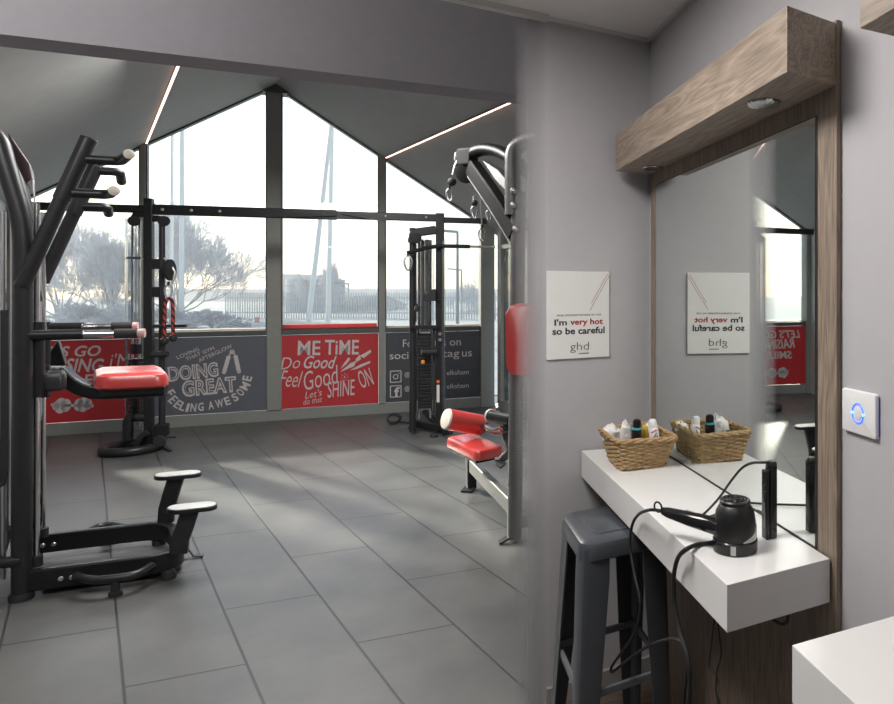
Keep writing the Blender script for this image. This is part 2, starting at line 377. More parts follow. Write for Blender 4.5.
# window wall plinth, columns and frames
struct(MB().box(gw(a_l, 0, 0), E * (a_r - a_l), -N * 0.14, Z * 0.13).build('wall_window_plinth', M_plinth, smooth=False, bevel=0.004))
cols = [('trim_1', 143, .055, .13, M_alu), ('trim_2', 274, .15, .16, M_alu), ('trim_3', 382, .075, .13, M_alu)]
edges = [(a_l, a_l)]
for nm, px, w, dp, m in cols:
    a = A(px); struct(MB().slab([gw(a - w / 2, .13, .02), gw(a + w / 2, .13, .02), gw(a + w / 2, zr(a + w / 2) + .05, .02), gw(a, zr(a) + .05, .02), gw(a - w / 2, zr(a - w / 2) + .05, .02)], -N * dp).build(nm, m, smooth=False, bevel=0.006))
    edges.append((a - w / 2, a + w / 2))
edges.append((a_r, a_r))
z_sill = PL(230, 332, base, E).z
for i in range(4):
    a0, a1 = edges[i][1], edges[i + 1][0]
    w = MB(); t = 0.022
    w.box(gw(a0, z_sill - .05, .0), E * (a1 - a0), -N * .10, Z * .06)
    for (p, q) in ((a0, a0 + t * .6), (a1 - t * .6, a1)):
        w.slab([gw(p, z_sill, 0), gw(q, z_sill, 0), gw(q, zr(q), 0), gw(p, zr(p), 0)], -N * .08)
    w.slab([gw(a0, zr(a0) - t, 0), gw(a1, zr(a1) - t, 0), gw(a1, zr(a1), 0), gw(a0, zr(a0), 0)], -N * .08)
    fr = struct(w.build('window_%d' % (i + 1), M_aludark, smooth=False))
    MB().slab([gw(a0, z_sill, -.03), gw(a1, z_sill, -.03), gw(a1, zr(a1), -.03), gw(a0, zr(a0), -.03)], -N * .012).build('pane', M_glass, fr, smooth=False)
    MB().box(gw(a0, z_sill - .02, -.1), E * (a1 - a0), -N * .2, Z * .05).build('ledge', mat('pale_ledge', (.50, .43, .40), .6), fr, smooth=False)
# dark ridge bracket over the central column
struct(MB().slab([gw(-.36, z_top - .10, .06), gw(.42, z_top - .10, .06), gw(.2, z_top + .0, .06), gw(-.16, z_top + .0, .06)], -N * .2).build('trim_4', M_aludark, smooth=False))
# corner column and the glazed side wall to the right
struct(MB().box(gw(a_r - .06, 0, .04), E * .18, -N * .2, Z * (zr(a_r) + .1)).build('trim_5', M_alu, smooth=False, bevel=.006))
sd = -D
def gs(b, z, off=0.0): return gp(a_r + .05, -b, z) - E * off
ze = zr(a_r)
sp = [.25, .95, 1.75, 2.6]
for i in range(3):
    w = MB()
    for b0 in (sp[i], sp[i + 1] - .09): w.box(gs(b0, 0), sd * .09, E * .1, Z * ze)
    w.box(gs(sp[i], 0), sd * (sp[i + 1] - sp[i]), E * .1, Z * .12)
    w.box(gs(sp[i], ze - .1), sd * (sp[i + 1] - sp[i]), E * .1, Z * .1)
    w.box(gs(sp[i], 2.1), sd * (sp[i + 1] - sp[i]), E * .08, Z * .05)
    fr = struct(w.build('window_%d' % (5 + i), M_alu, smooth=False))
    MB().box(gs(sp[i] + .09, .12) + E * .04, sd * (sp[i + 1] - sp[i] - .18), E * .012, Z * (ze - .22)).build('pane', M_glass, fr, smooth=False)
struct(MB().box(gs(2.6, 0), sd * 4.6, E * .12, Z * (ze + .5)).build('wall_right', M_wall, smooth=False))
# left gym wall
struct(MB().box(gp(a_l, 0), -D * (-bb), -E * .15, Z * (zr(a_l) + .05)).build('wall_left', M_wall, smooth=False))
struct(MB().box(gw(a_l - .02, 0, .03), E * .1, -N * .18, Z * (zr(a_l) + .08)).build('trim_6', M_alu, smooth=False))
# gable roof lining
for s in (-1, 1):
    a1 = (a_r + .35) * s
    struct(MB().slab([gp(0, .12, z_top), gp(a1, .12, zr(a1)), gp(a1, bb - .02, zr(a1)), gp(0, bb - .02, z_top)], Z * .12).build('ceiling', M_roof, smooth=False))
# bulkhead across the opening, front ceiling
struct(MB().box(gp(a_l - 2.4, bb, z_b), E * (a_r - a_l + 2.6), -D * .2, Z * (z_top + .2 - z_b)).build('wall_bulkhead', M_dwall, smooth=False))
bl = gp(a_l - 2.4, bb)
struct(MB().slab([bl + V(0, 0, 3.32), gp(a_r + .2, bb, 3.32), V(1.9, back_y - .1, 3.32), V(-5.5, back_y - .1, 3.32)], Z * .1).build('ceiling_front', M_ceil, smooth=False))
struct(MB().box(bl, V(-5.5, back_y, 0) - bl, V(-.12, 0, 0), Z * 3.32).build('wall_front_left', M_wall, smooth=False))
struct(MB().box(V(-5.6, back_y, 0), V(7.4, 0, 0), V(0, -.12, 0), Z * 3.32).build('wall_back', M_wall, smooth=False))
struct(MB().box(gp(a_l - 2.4, bb), E * 2.4, -D * .12, Z * z_b).build('wall_front_return', M_wall, smooth=False))
# salon: sign wall, mirror wall, ceiling, trims
zc = H + 251 / F * 2.77
struct(MB().slab([sw(T_END), sw(-2.4), sw(-2.4) - SW * .11, sw(T_END - .13) - SW * .11], Z * 3.3).build('wall_sign', M_wall, smooth=False))
struct(MB().box(corner, mw_end - corner, -SN * .12, Z * 3.3).build('wall_mirror', M_wall, smooth=False))
cl = [corner, sw(3.6), sw(3.6) + V(.2, -2.4, 0), mw_end]
struct(MB().slab([p + Z * zc for p in cl], Z * .12).build('ceiling_salon', M_ceil, smooth=False))
struct(MB().box(corner + Z * (zc - .014), -SB * T_END, SW * .014, Z * .014).build('trim_7', M_cornice, smooth=False))
struct(MB().box(corner + Z * (zc - .014) , mw_end - corner, SN * .014, Z * .014).build('trim_8', M_cornice, smooth=False))
struct(MB().box(sw(T_END) + Z * (zc - .022), -SB * (3.6 - T_END), SW * .03, Z * .14).build('trim_9', M_cornice, smooth=False))
struct(MB().box(corner + V(0, 0, .004), -SB * T_END, SW * .014, Z * .065).build('baseboard_sign', mat('skirting', (0.30, 0.28, 0.27), .5, noise=.03), smooth=False))
# added panel at the partition edge, fades the gym view into wall grey
def frosted():
    m = bpy.data.materials.new('edge_fade'); m.use_nodes = True; nt = m.node_tree; nt.nodes.clear()
    o = nt.nodes.new('ShaderNodeOutputMaterial'); t = nt.nodes.new('ShaderNodeBsdfTransparent'); d = nt.nodes.new('ShaderNodeBsdfDiffuse'); d.inputs[0].default_value = (0.42, 0.41, 0.43, 1)
    co = dots(nt, (-SB, V(0, 0, 0), V(0, 0, 0))); sx = nt.nodes.new('ShaderNodeSeparateXYZ'); nt.links.new(co, sx.inputs[0])
    mr = nt.nodes.new('ShaderNodeMapRange'); mr.inputs['From Min'].default_value = T_END - corner.dot(SB); mr.inputs['From Max'].default_value = T_GL - corner.dot(SB)
    mr.inputs['To Min'].default_value = 0.0; mr.inputs['To Max'].default_value = 1.0; nt.links.new(sx.outputs[0], mr.inputs['Value'])
    mx = nt.nodes.new('ShaderNodeMixShader'); nt.links.new(mr.outputs[0], mx.inputs[0]); nt.links.new(d.outputs[0], mx.inputs[1]); nt.links.new(t.outputs[0], mx.inputs[2]); nt.links.new(mx.outputs[0], o.inputs[0])
    return m
struct(MB().box(sw(T_END), -SB * (T_GL - T_END), -SW * .012, Z * zc).build('window_8', frosted(), smooth=False))

# LED strips on the roof slopes
M_led = mat('led_strip_glow', (1, .8, .7), .5, noise=.01, emit=(1.0, .58, .46), estr=3.0)
for px, py, lab in ((146, 137, 'thin glowing LED strip on the ceiling slope above the misty tree window'), (384, 158, 'thin glowing LED strip on the ceiling slope above the pulldown machine')):
    p = PL(px, py, base, E); a = (p - base).dot(E); z = zr(a) - .012
    r = thing('led_strip', lab, 'light', gp(a, -.1, z), 'LED strips on the sloping ceiling')
    MB().box(gp(a - .013, -.08, z - slope * 0 - .004), E * .026, -D * (-bb - .15), Z * .012).build('channel', M_mgrey, r, smooth=False)
    MB().box(gp(a - .008, -.08, z - .010), E * .016, -D * (-bb - .15), Z * .008).build('diffuser', M_led, r, smooth=False)

# ------------------------------------------------------------------ printed boards under the windows
M_pred = mat('red_print', (0.50, 0.032, 0.038), .4, noise=.05)
M_pgrey = mat('slate_print', (0.12, 0.13, 0.152), .4, noise=.04)
M_pdark = mat('charcoal_print', (0.066, 0.072, 0.085), .4, noise=.04)
M_ink = mat('white_ink', (0.62, 0.58, 0.58), .5, noise=.03)
z_p0, z_p1 = .135, z_sill - .055
class Lines:                   # builds every line of lettering as a part of its own
    def __init__(s, root, b): s.r = root; s.b = b; s.x = b.x
    def text(s, mb, txt, *a, mat_=None, name='lettering', **k):
        t = MB(); s.b.text(t, txt, *a, **k); return t.build(name, mat_ or M_ink, s.r, smooth=False)
    def __getattr__(s, n): return getattr(s.b, n)
def board(i, label, m, px0, px1, name='printed_panel'):
    a0, a1 = edges[i][1], edges[i + 1][0]
    r = thing(name, label, 'panel', gw((a0 + a1) / 2, z_p0, 0), 'printed panels under the gym windows')
    MB().box(gw(a0 + .004, z_p0, -.02), E * (a1 - a0 - .008), -N * .03, Z * (z_p1 - z_p0)).build('board', m, r, smooth=False)
    # u runs over the columns px0..px1 seen in the photograph
    b0, b1 = A(px0), A(px1)
    return r, Lines(r, Board(gw(b0, z_p1, -.02), gw(b1, z_p1, -.02), gw(b0, z_p0, -.02), N * .002))
# red panel: let's go raising i'm smile, dumbbell
r, B = board(0, 'red panel lettered with a white dumbbell, behind the red knee pad', M_pred, 31, 131)
t = MB()
def q1(x): return (x + 58) / 638
def qv(y): return (y - 90) / 500
B.text(t, "LET'S GO", q1(-80), q1(378), qv(122), qv(192), shear=.25, bold=.02)
B.text(t, "RAISING", q1(-15), q1(398), qv(200), qv(285), rot=-.05, shear=.2, bold=.02)
B.text(t, "i'M", q1(435), q1(570), qv(178), qv(260), shear=.2, bold=.0)
B.text(t, "SMILE", q1(20), q1(332), qv(302), qv(368), shear=.15, bold=.02)
t = MB()
for c, rr in ((q1(90), 70), (q1(120), 125), (q1(155), 105), (q1(235), 100), (q1(265), 120), (q1(295), 85)):
    B.disc(t, (c, qv(487)), rr / 638 * B.x.length / 2, sx=.62, rot=.12)
B.line(t, (q1(60), qv(478)), (q1(330), qv(500)), .028)
t.build('dumbbell_print', M_ink, r, smooth=False)
# slate panel
r, B = board(1, 'slate grey panel lettered in white with a hand gripper drawing, beside the central column', M_pgrey, 147, 264.4)
t = MB()
def q2(x): return (x + 91) / 826
def qv(y): return (y - 70) / 565
def tx(s, cx, cy, w, h, rot=0, **k): B.text(t, s, q2(cx - w / 2), q2(cx + w / 2), qv(cy - h / 2), qv(cy + h / 2), rot=rot, **k)
tx('LOVING', 183, 185, 165, 27, .42, bold=.0); tx('THAT GYM', 268, 190, 215, 27, .42, bold=.0); tx('AFTERGLOW', 376, 190, 262, 28, .46, bold=.0)
tx('DOING', 222, 322, 350, 112, .08, bold=.055, spacing=1.05); tx('GREAT', 334, 436, 385, 122, .06, bold=.055, spacing=1.05)
def txa(s, cx, cy, w, h, rot, bold): B.b.text(t, s, q2(cx - w / 2), q2(cx + w / 2), qv(cy - h / 2), qv(cy + h / 2), rot=rot, bold=bold)
arc = [('F', 62, 470, -1.0), ('E', 82, 518, -.85), ('E', 115, 553, -.7), ('L', 150, 572, -.45), ('I', 182, 582, -.25), ('N', 222, 584, -.12), ('G', 274, 582, .0), ('A', 345, 575, .1), ('W', 405, 566, .17), ('E', 462, 550, .3), ('S', 517, 525, .5), ('O', 556, 490, .75), ('M', 590, 445, 1.05), ('E', 606, 388, 1.3)]
t = MB()
for ch, x, y, an in arc: txa(ch, x, y, 20 if ch == 'I' else (58 if ch in 'WM' else 40), 62, an, bold=.025)
t.build('lettering', M_ink, r, smooth=False)
t = MB()
tx('DOING', 224, 320, 325, 86, .08, bold=-.012, spacing=1.16, k=2, mat_=M_pgrey, name='letter_inside'); tx('GREAT', 336, 434, 360, 94, .06, bold=-.012, spacing=1.16, k=2, mat_=M_pgrey, name='letter_inside')
t = MB()
for a_, b_ in (((472, 215), (438, 335)), ((520, 212), (546, 335))):
    B.line(t, (q2(a_[0]), qv(a_[1])), (q2(b_[0]), qv(b_[1])), .042); B.disc(t, (q2(b_[0]), qv(b_[1])), .021); B.line(t, (q2(a_[0]), qv(a_[1])), (q2(496), qv(180)), .012)
B.ring(t, (q2(496), qv(184)), .026, .011)
t.build('gripper_print', M_ink, r, smooth=False)
# red panel with bolts
r, B = board(2, 'red panel lettered in white with lightning bolts, right of the central column', M_pred, 279.8, 377.3)
t = MB()
def q3(x): return (x - 38) / 762
def qv(y): return (y - 95) / 545
def tx(s, x0, x1, y0, y1, rot=0, **k): B.text(t, s, q3(x0), q3(x1), qv(y0), qv(y1), rot=rot, **k)
tx('ME', 172, 345, 140, 248, -.03, bold=.015); tx('TiME', 380, 650, 140, 252, -.03, bold=.015)
tx('Do', 40, 190, 258, 345, .05, shear=.3, bold=-.005); tx('Good', 218, 470, 255, 352, -.05, shear=.35, bold=.01)
B.line(t, (q3(40), qv(362)), (q3(125), qv(352)), .012)
tx('Feel', 36, 205, 360, 480, -.1, shear=.3, bold=-.005); tx('Good', 212, 495, 350, 490, .2, shear=.35, bold=-.004)
tx("Let's", 222, 358, 512, 566, .15, shear=.35, bold=-.005); tx('do that', 212, 360, 570, 612, .12, shear=.35, bold=-.005)
tx('SHINE', 398, 620, 450, 572, .06, shear=.2, bold=.0); tx('ON', 648, 760, 370, 510, .32, shear=.15, bold=.0)
t = MB()

t = MB()
def bolt(pts): B.poly(t, [(q3(x), qv(y)) for x, y in pts])
bolt([(745, 222), (750, 240), (690, 285), (655, 268)]); bolt([(655, 258), (668, 292), (620, 318), (625, 290)]); bolt([(585, 318), (628, 306), (612, 345), (498, 385)])
bolt([(565, 275), (582, 288), (548, 330), (532, 318)]); bolt([(535, 312), (552, 325), (502, 362)]); bolt([(742, 308), (742, 325), (690, 345), (668, 332)]); bolt([(668, 330), (690, 345), (640, 365), (580, 374)])
for k in range(8):
    an = k * PI / 4; B.line(t, (q3(536 + 18 * math.cos(an)), qv(426 + 18 * math.sin(an))), (q3(536 + 32 * math.cos(an)), qv(426 + 32 * math.sin(an))), .004)
B.disc(t, (q3(536), qv(426)), .009)
t.build('bolt_print', M_ink, r, smooth=False)
# charcoal panel
r, B = board(3, 'charcoal panel with two white square icons and lettering, behind the weight tower by the corner', M_pdark, 383.6, 483.3)
t = MB()
def q4(x): return (x - 22) / 610
def qv(y): return (y - 60) / 435
def tx(s, x0, x1, y0, y1, **k): B.text(t, s, q4(x0), q4(x1), qv(y0), qv(y1), **k)
for w_, x0, x1, y0, y1 in (('Follow', 135, 300, 104, 152), ('us', 325, 395, 118, 152), ('on', 420, 490, 118, 152), ('social', 58, 215, 180, 226), ('&', 250, 300, 180, 226), ('tag', 375, 480, 186, 241), ('us', 497, 560, 192, 226)): tx(w_, x0, x1, y0, y1)
for y in (328, 416): tx('@', 146, 175, y - 18, y + 18); tx('elksham', 402, 540, y - 17, y + 14)
for y in (335, 428):
    t = MB(); c = [(62, y - 35), (124, y - 35), (124, y + 35), (62, y + 35)]
    for k in range(4): B.line(t, (q4(c[k][0]), qv(c[k][1])), (q4(c[(k + 1) % 4][0]), qv(c[(k + 1) % 4][1])), .011)
    if y == 335: B.ring(t, (q4(93), qv(336)), .033, .01); B.disc(t, (q4(111), qv(316)), .007)
    t.build('icon_print', M_ink, r, smooth=False)
B.text(t, 'f', q4(84), q4(116), qv(402), qv(462), bold=.03, name='icon_print')
# red ledge on top of the bolt panel, outside the pane
tag(MB().box(gw(edges[2][1] + .01, z_sill + .02, -.07), E * (edges[3][0] - edges[2][1] - .03), -N * .12, Z * .05).build('ledge_board', mat('bright_red_board', (.6, .04, .04), .4), smooth=False, bevel=.005), 'bright red ledge board lying along the sill over the lightning bolt panel', 'ledge')

# ------------------------------------------------------------------ assisted chin and dip machine
P0 = FL(22, 599)                                   # foot of the near upright
def mp(a, b, z): return V(P0.x, P0.y, 0) + E * a + D * b + Z * z
def mpx(px, py, b): return PL(px, py, V(P0.x, P0.y, 0) + D * b, E)
BW = ab(FL(166, 546) - FL(181, 580))[1]            # distance between the two side rails
mach = thing('chin_dip_machine', 'black assisted chin and dip machine with red knee pad and two tread steps', 'exercise machine', mp(.2, BW / 2, 0))
r_up = .041
def up_path(b, base_py):
    p0 = mpx(21.5, 595, 0) if b == 0 else mp(.005, b, 0)
    p0 = V(p0.x, p0.y, .02)
    if b == 0:
        pts = [p0, mpx(23, 330, 0), mpx(23, 235, 0), mpx(20, 212, 0), mpx(6, 165, 0), mpx(-1, 140, 0), mpx(-14, 128, 0)]
    else:
        zs = [mpx(x, y, 0).z for x, y in ((23, 330), (23, 235), (20, 212), (6, 165), (-1, 140), (-14, 128))]
        az = [ab(mpx(x, y, 0) - V(P0.x, P0.y, 0))[0] for x, y in ((23, 330), (23, 235), (20, 212), (6, 165), (-1, 140), (-14, 128))]
        pts = [p0] + [mp(a_, b, z_) for a_, z_ in zip(az, zs)]
    return fillet(pts, .25, 6)
for b in (0, BW):
    up = MB().tube(up_path(b, 0), r_up, 14).build('upright', M_dgrey, mach)
    q = up_path(b, 0)[0]; MB().lathe(V(q.x, q.y, 0), [(.05, 0), (.052, .02), (.046, .035)]).build('rubber_foot', M_rubber, up)
# shroud plate at the top of the uprights
MB().slab([mpx(8, 132, .12), mpx(15, 142, .12), mpx(30, 164, .12), mpx(32, 178, .12), mpx(26, 184, .12), mpx(9, 150, .12)], D * .3).build('top_cover', mat('dark_red_plastic', (.06, .035, .038), .35), mach, bevel=.008)
# weight stack frame to the left of the uprights
t = MB()
for k in range(12): t.cbox(mp(-.15, BW / 2, .25 + k * .047), E * .13, D * .36, Z * .042)
MB().tube([mp(-.15, BW / 2, .1), mp(-.15, BW / 2, 1.9)], .012, 8).build('stack_rod', M_chrome, mach)
t.build('weight_stack', M_black, mach, smooth=False, bevel=.003)
for b in (.04, BW - .04): MB().tube([mp(-.075, b, .1), mp(-.075, b, 1.95)], .011, 8).build('stack_rod', M_steel, mach)
MB().slab([mpx(0, 310, .02), mpx(8.5, 310, .02), mpx(8.5, 468, .02), mpx(6, 484, .02), mpx(0, 488, .02)], D * .02).build('stack_guard', M_rubber, mach, bevel=.004)
# base: U shaped flat rails joined by a rounded end
zt = PL(64, 565.5, V(P0.x, P0.y, 0), E).z; zbm = PL(64, 586, V(P0.x, P0.y, 0), E).z; zc_r = (zt + zbm) / 2; hr = zt - zbm
aL = ab(mpx(182, 560, 0) - V(P0.x, P0.y, 0))[0]
rail = fillet([mp(.03, .0, zc_r), mp(aL, .0, zc_r), mp(aL, BW, zc_r), mp(.03, BW, zc_r)], .17, 8)
MB().bar(rail, .05, hr).build('base_rail', M_black, mach, bevel=.004)
MB().slab([mp(.08, .03, zbm), mp(aL - .03, .03, zbm), mp(aL - .03, BW * .55, zbm), mp(.08, BW * .55, zbm)], Z * .004).build('rail_shadow', M_rubber, mach, smooth=False)  # dark sheet standing in for the rails' shadow on the floor
for b in (0, BW): MB().lathe(mp(aL - .06, b, 0), [(.035, 0), (.036, .025), (.025, zbm + .01)]).build('rubber_foot', M_rubber, mach)
t = MB()
for b, px, py in ((0, 61, 584), (0, 72, 583), (BW, 43, 541), (BW, 54, 540)):
    p = mpx(px, py, b); p = V(p.x, p.y, zc_r - .005) - D * .026; MB().lathe(p, [(.013, 0), (.013, .006), (.008, .012)], -D, 10).build('bolt', M_steel, mach)
# rear loop of the base at the far left
MB().tube(fillet([mp(.0, -.02, .2), mp(-.1, -.02, .2), mp(-.1, BW + .02, .2), mp(0, BW + .02, .2)], .09), .028, 12).build('rear_loop', M_dgrey, mach)
# side foot loops
for s_, b, x0, x1, xm in ((-1, -.03, 76, 152, 115), (1, BW + .03, 84, 128, 106)):
    a0 = ab(mpx(x0, 575 if s_ < 0 else 527, b) - V(P0.x, P0.y, 0))[0]; a1 = ab(mpx(x1, 572 if s_ < 0 else 525, b) - V(P0.x, P0.y, 0))[0]
    zl = zc_r if s_ < 0 else zt - .03
    pts = fillet([mp(a0, b, zl), mp(a0 + .07, b + s_ * .12, zl), mp(a1 - .07, b + s_ * .12, zl), mp(a1, b, zl)], .1)
    lp = MB().tube(pts, .021, 12).build('foot_loop', M_dgrey, mach)
    MB().lathe(mp((a0 + a1) / 2, b + s_ * .12, 0), [(.03, 0), (.03, .02), (.02, .025), (.02, zc_r)]).build('rubber_foot', M_rubber, lp)
# steps
for b, pts, pl in ((0, ((179, 553), (180, 540), (185, 527), (190, 511)), ((167, 513), (217, 503))), (BW, ((166, 522), (167, 508), (171, 494), (176, 478)), ((153, 476.5), (200, 477.5)))):
    st = MB().bar([mpx(x, y, b) for x, y in pts], .085, .05, side=E).build('step_post', M_dgrey, mach, bevel=.004)
    top = mpx(pts[-1][0], pts[-1][1], b); L = (mpx(pl[1][0], pl[1][1], b) - mpx(pl[0][0], pl[0][1], b)).length
    c = V(top.x, top.y, top.z + .015) + E * .01
    sp_ = MB().pad(c, E * L, D * .135, Z * .022, .06, 6, .15).build('step_plate', M_black, mach)
    MB().pad(c + Z * .0125, E * (L - .012), D * .12, Z * .004, .055, 6, .15).build('tread', M_tread, sp_)
# floor bracket behind the rounded end
p = mp(aL + .02, BW * .45, 0)
MB().bar([p + Z * (zc_r), p + Z * zc_r + E * .02, p + E * .06 + Z * .012, p + E * .11 + Z * .006], .035, .006, side=D).build('anchor_bracket', M_dgrey, mach)
# guide rods and carriage
for b, px, y1 in ((.05, 36.5, 556), (BW - .06, 43, 519)):
    top, bot = mpx(px, 345, b), mpx(px, y1, b); bot = V(top.x, top.y, zt)
    rod = MB().tube([V(top.x, top.y, 2.0), bot], .014, 12).build('guide_rod', M_chrome, mach)
    MB().lathe(bot, [(.026, 0), (.026, .05), (.02, .055)]).build('stop_collar', M_rubber, rod)
    MB().lathe(V(top.x, top.y, mpx(px, 397, b).z), [(.034, 0), (.034, mpx(px, 322, b).z - mpx(px, 397, b).z)]).build('sleeve', M_black, mach)
c = mpx(52, 377, BW / 2); a_c = ab(c - V(P0.x, P0.y, 0))[0]
MB().pad(mp(a_c, BW / 2, c.z), E * .13, D * (BW - .1), Z * .1, .03, 4, .3).build('carriage', M_dgrey, mach)
MB().slab([mpx(50, 352, .2), mpx(58, 340, .2), mpx(66, 366, .2), mpx(50, 366, .2)], D * .25).build('carriage_bracket', M_black, mach, bevel=.006)
# knee pad arm and pad
arm = smooth_path([mpx(60, 371, BW / 2), mpx(72, 382, BW / 2), mpx(84, 388.5, BW / 2), mpx(97, 391.5, BW / 2), mpx(120, 391.5, BW / 2), mpx(166, 389, BW / 2)], 6)
MB().bar(arm, .09, .075).build('pad_arm', M_black, mach, bevel=.005)
zq = mpx(130, 382, 0.06).z; p0, p1 = mpx(94, 376, .06), mpx(170, 374, .06); La = (p1 - p0).length; mid = (p0 + p1) / 2
MB().pad(V(mid.x, mid.y, zq) + D * (BW / 2 - .06), E * La, D * (BW - .12), Z * .088, .07, 6, .42).build('knee_pad', M_red, mach)
q0 = V(mid.x, mid.y, zq - .058) + D * (BW / 2 - .06)
MB().cbox(q0, E * (La - .05), D * (BW - .2), Z * .03).build('pad_board', M_black, mach)
# slanted arms with chin grips
for b, x0, y0, x1, y1 in ((-.02, 22, 286, 89, 139), (BW - .02, 42, 282, 96, 166)):
    p, q = mpx(x0, y0, b), mpx(x1, y1, b); m_ = p * .42 + q * .58
    MB().tube([p, m_, m_ + (q - p) * .002, q], [.034, .034, .038, .038], 16).build('slanted_arm', M_dgrey, mach)
    MB().lathe(q, [(.038, 0), (.036, .006)], q - p, 16).build('arm_cap', M_rubber, mach)
bn, bf = -.02, BW - .02
for pts, up in (([(84, 159, bn), (121, 160, bn)], (129, 147, bn - .13)), ([(73, 193, bn), (109, 194.5, bn)], (114, 187, bn - .1)),
            ([(94, 170.5, bf), (120, 172.5, bf)], (121.5, 192, bf + .16)), ([(78, 206, bf), (107, 208, bf)], (108.5, 221, bf + .13))):
    a = [mpx(*x) for x in pts]; e = V(0, 0, 0) + mpx(*up); a[1].z = a[0].z; e.z = a[0].z + (e.z - a[0].z) * .35
    path = fillet([a[0], a[1], e], .035)
    g = MB().tube(path, .025, 12).build('chin_grip', M_black, mach)
    MB().lathe(path[-1], [(.026, -.002), (.026, .004), (.018, .009)], path[-1] - path[-2], 12).build('grip_cap', M_pale if up[1] in (147, 187) else M_rubber, g)
# dip bars
for b, y, x0, xs in ((-.0, 335.5, 26, (84, 115, 138, 145)), (BW - .04, 328, 26, (83, 112, 133, 138))):
    p = mpx(x0, y, b); zz = p.z
    def h(x): q = mpx(x, y, b); return V(q.x, q.y, zz)
    bar_ = MB().tube([h(x0), h(xs[0])], .028, 14).build('dip_bar', M_black, mach)
    MB().tube([h(xs[0]), h(xs[1])], .019, 14).build('chrome_grip', M_chrome, bar_)
    MB().tube([h(xs[1]), h(xs[2])], .026, 14).build('grip_sleeve', M_rubber, bar_)
    MB().tube([h(xs[2]), h(xs[3])], .024, 14).build('end_cap', mat('pinkish_cap', (.55, .38, .36), .4), bar_)
MB().tube([mpx(33, 180, .1), mpx(38, 250, .1), mpx(47, 340, .1)], .004, 6).build('cable', M_steel, mach)
MB().tube([mp(0, .0, 1.52), mp(0, BW, 1.52)], .03, 10).build('cross_member', M_black, mach)
MB().tube([mp(0, .0, .35), mp(0, BW, .35)], .03, 10).build('cross_member', M_black, mach)

# ------------------------------------------------------------------ cable rig: two towers joined by a long beam
YA, YB = FL(148, 452).y, FL(440, 432).y
TA, TB = FL(148, 450), FL(440, 433)
RD = (TB - TA); RD.z = 0; RD.normalize(); RN = V(RD.y, -RD.x, 0)     # along the rig, and towards the room
def ta(px, py, off=0.0): return PL(px, py, TA - RN * off, RD)
rig = thing('cable_tower', 'black cable tower with clear weight shroud and ring base, in front of the tree window', 'exercise machine', V(TA.x, TA.y, 0), 'cable towers of the crossover rig')
p, q = ta(149, 450), ta(149, 198.5); MB().cbox(V(p.x, p.y, q.z / 2 + .01), RD * .072, RN * .072, Z * (q.z - .02)).build('post', M_black, rig, smooth=False, bevel=.006)
# clear shroud with stack
s0, s1 = ta(129, 218, .1), ta(143, 218, .1); w_ = (s1 - s0).length; zb0, zt0 = ta(136, 430, .1).z, ta(136, 219, .1).z
cen = V((s0.x + s1.x) / 2, (s0.y + s1.y) / 2, 0)
M_clear = glass_mat('clear_plastic', (.84, .85, .86), 1.2)
arcp = []
for k in range(13):
    an = PI * k / 12; arcp.append(cen + RD * (math.cos(an) * w_ * .52) - RN * (-.02 - math.sin(an) * .16))
MB().rings([[v_ + Z * zb0 for v_ in arcp], [v_ + Z * zt0 for v_ in arcp]], cap=False).build('shroud', M_clear, rig)
for k in (-1, 1): MB().tube([cen + RD * (k * w_ * .25) + Z * .2, cen + RD * (k * w_ * .25) + Z * (zt0 - .02)], .011, 8).build('stack_rod', M_chrome, rig)
t = MB(); zs0 = .32
for k in range(14): t.cbox(cen + Z * (zs0 + k * .042), RD * (w_ * .8), RN * .1, Z * .037)
t.build('weight_stack', M_black, rig, smooth=False, bevel=.002)
MB().cbox(cen + Z * (zs0 + .66), RD * (w_ * .7), RN * .06, Z * .1).build('stack_head', M_dgrey, rig, smooth=False, bevel=.004)
MB().cbox(cen + Z * ta(136, 258, .1).z, RD * (w_ * .9), RN * .12, Z * .02).build('shroud_brace', M_mgrey, rig, smooth=False)
MB().tube([cen + Z * (zs0 + .7), cen + Z * (zt0 + .03)], .004, 6).build('cable', M_steel, rig)
# pulley housings at the top
t = MB()
c0, c1 = ta(134, 220), ta(164, 219)
MB().bar(fillet([ta(134, 222), ta(136, 214), ta(146, 214)], .03), .05, .06).build('pulley_arm', M_black, rig, bevel=.004)
MB().lathe(ta(134, 221, -.03), [(.045, -.02), (.05, -.012), (.042, 0), (.05, .012), (.045, .02)], RN, 18).build('pulley', M_rubber, rig)
MB().bar(fillet([ta(152, 219), ta(160, 218), ta(163, 224)], .03), .05, .06).build('pulley_arm', M_black, rig, bevel=.004)
MB().lathe(ta(164, 221, -.03), [(.045, -.02), (.05, -.012), (.042, 0), (.05, .012), (.045, .02)], RN, 18).build('pulley', M_rubber, rig)
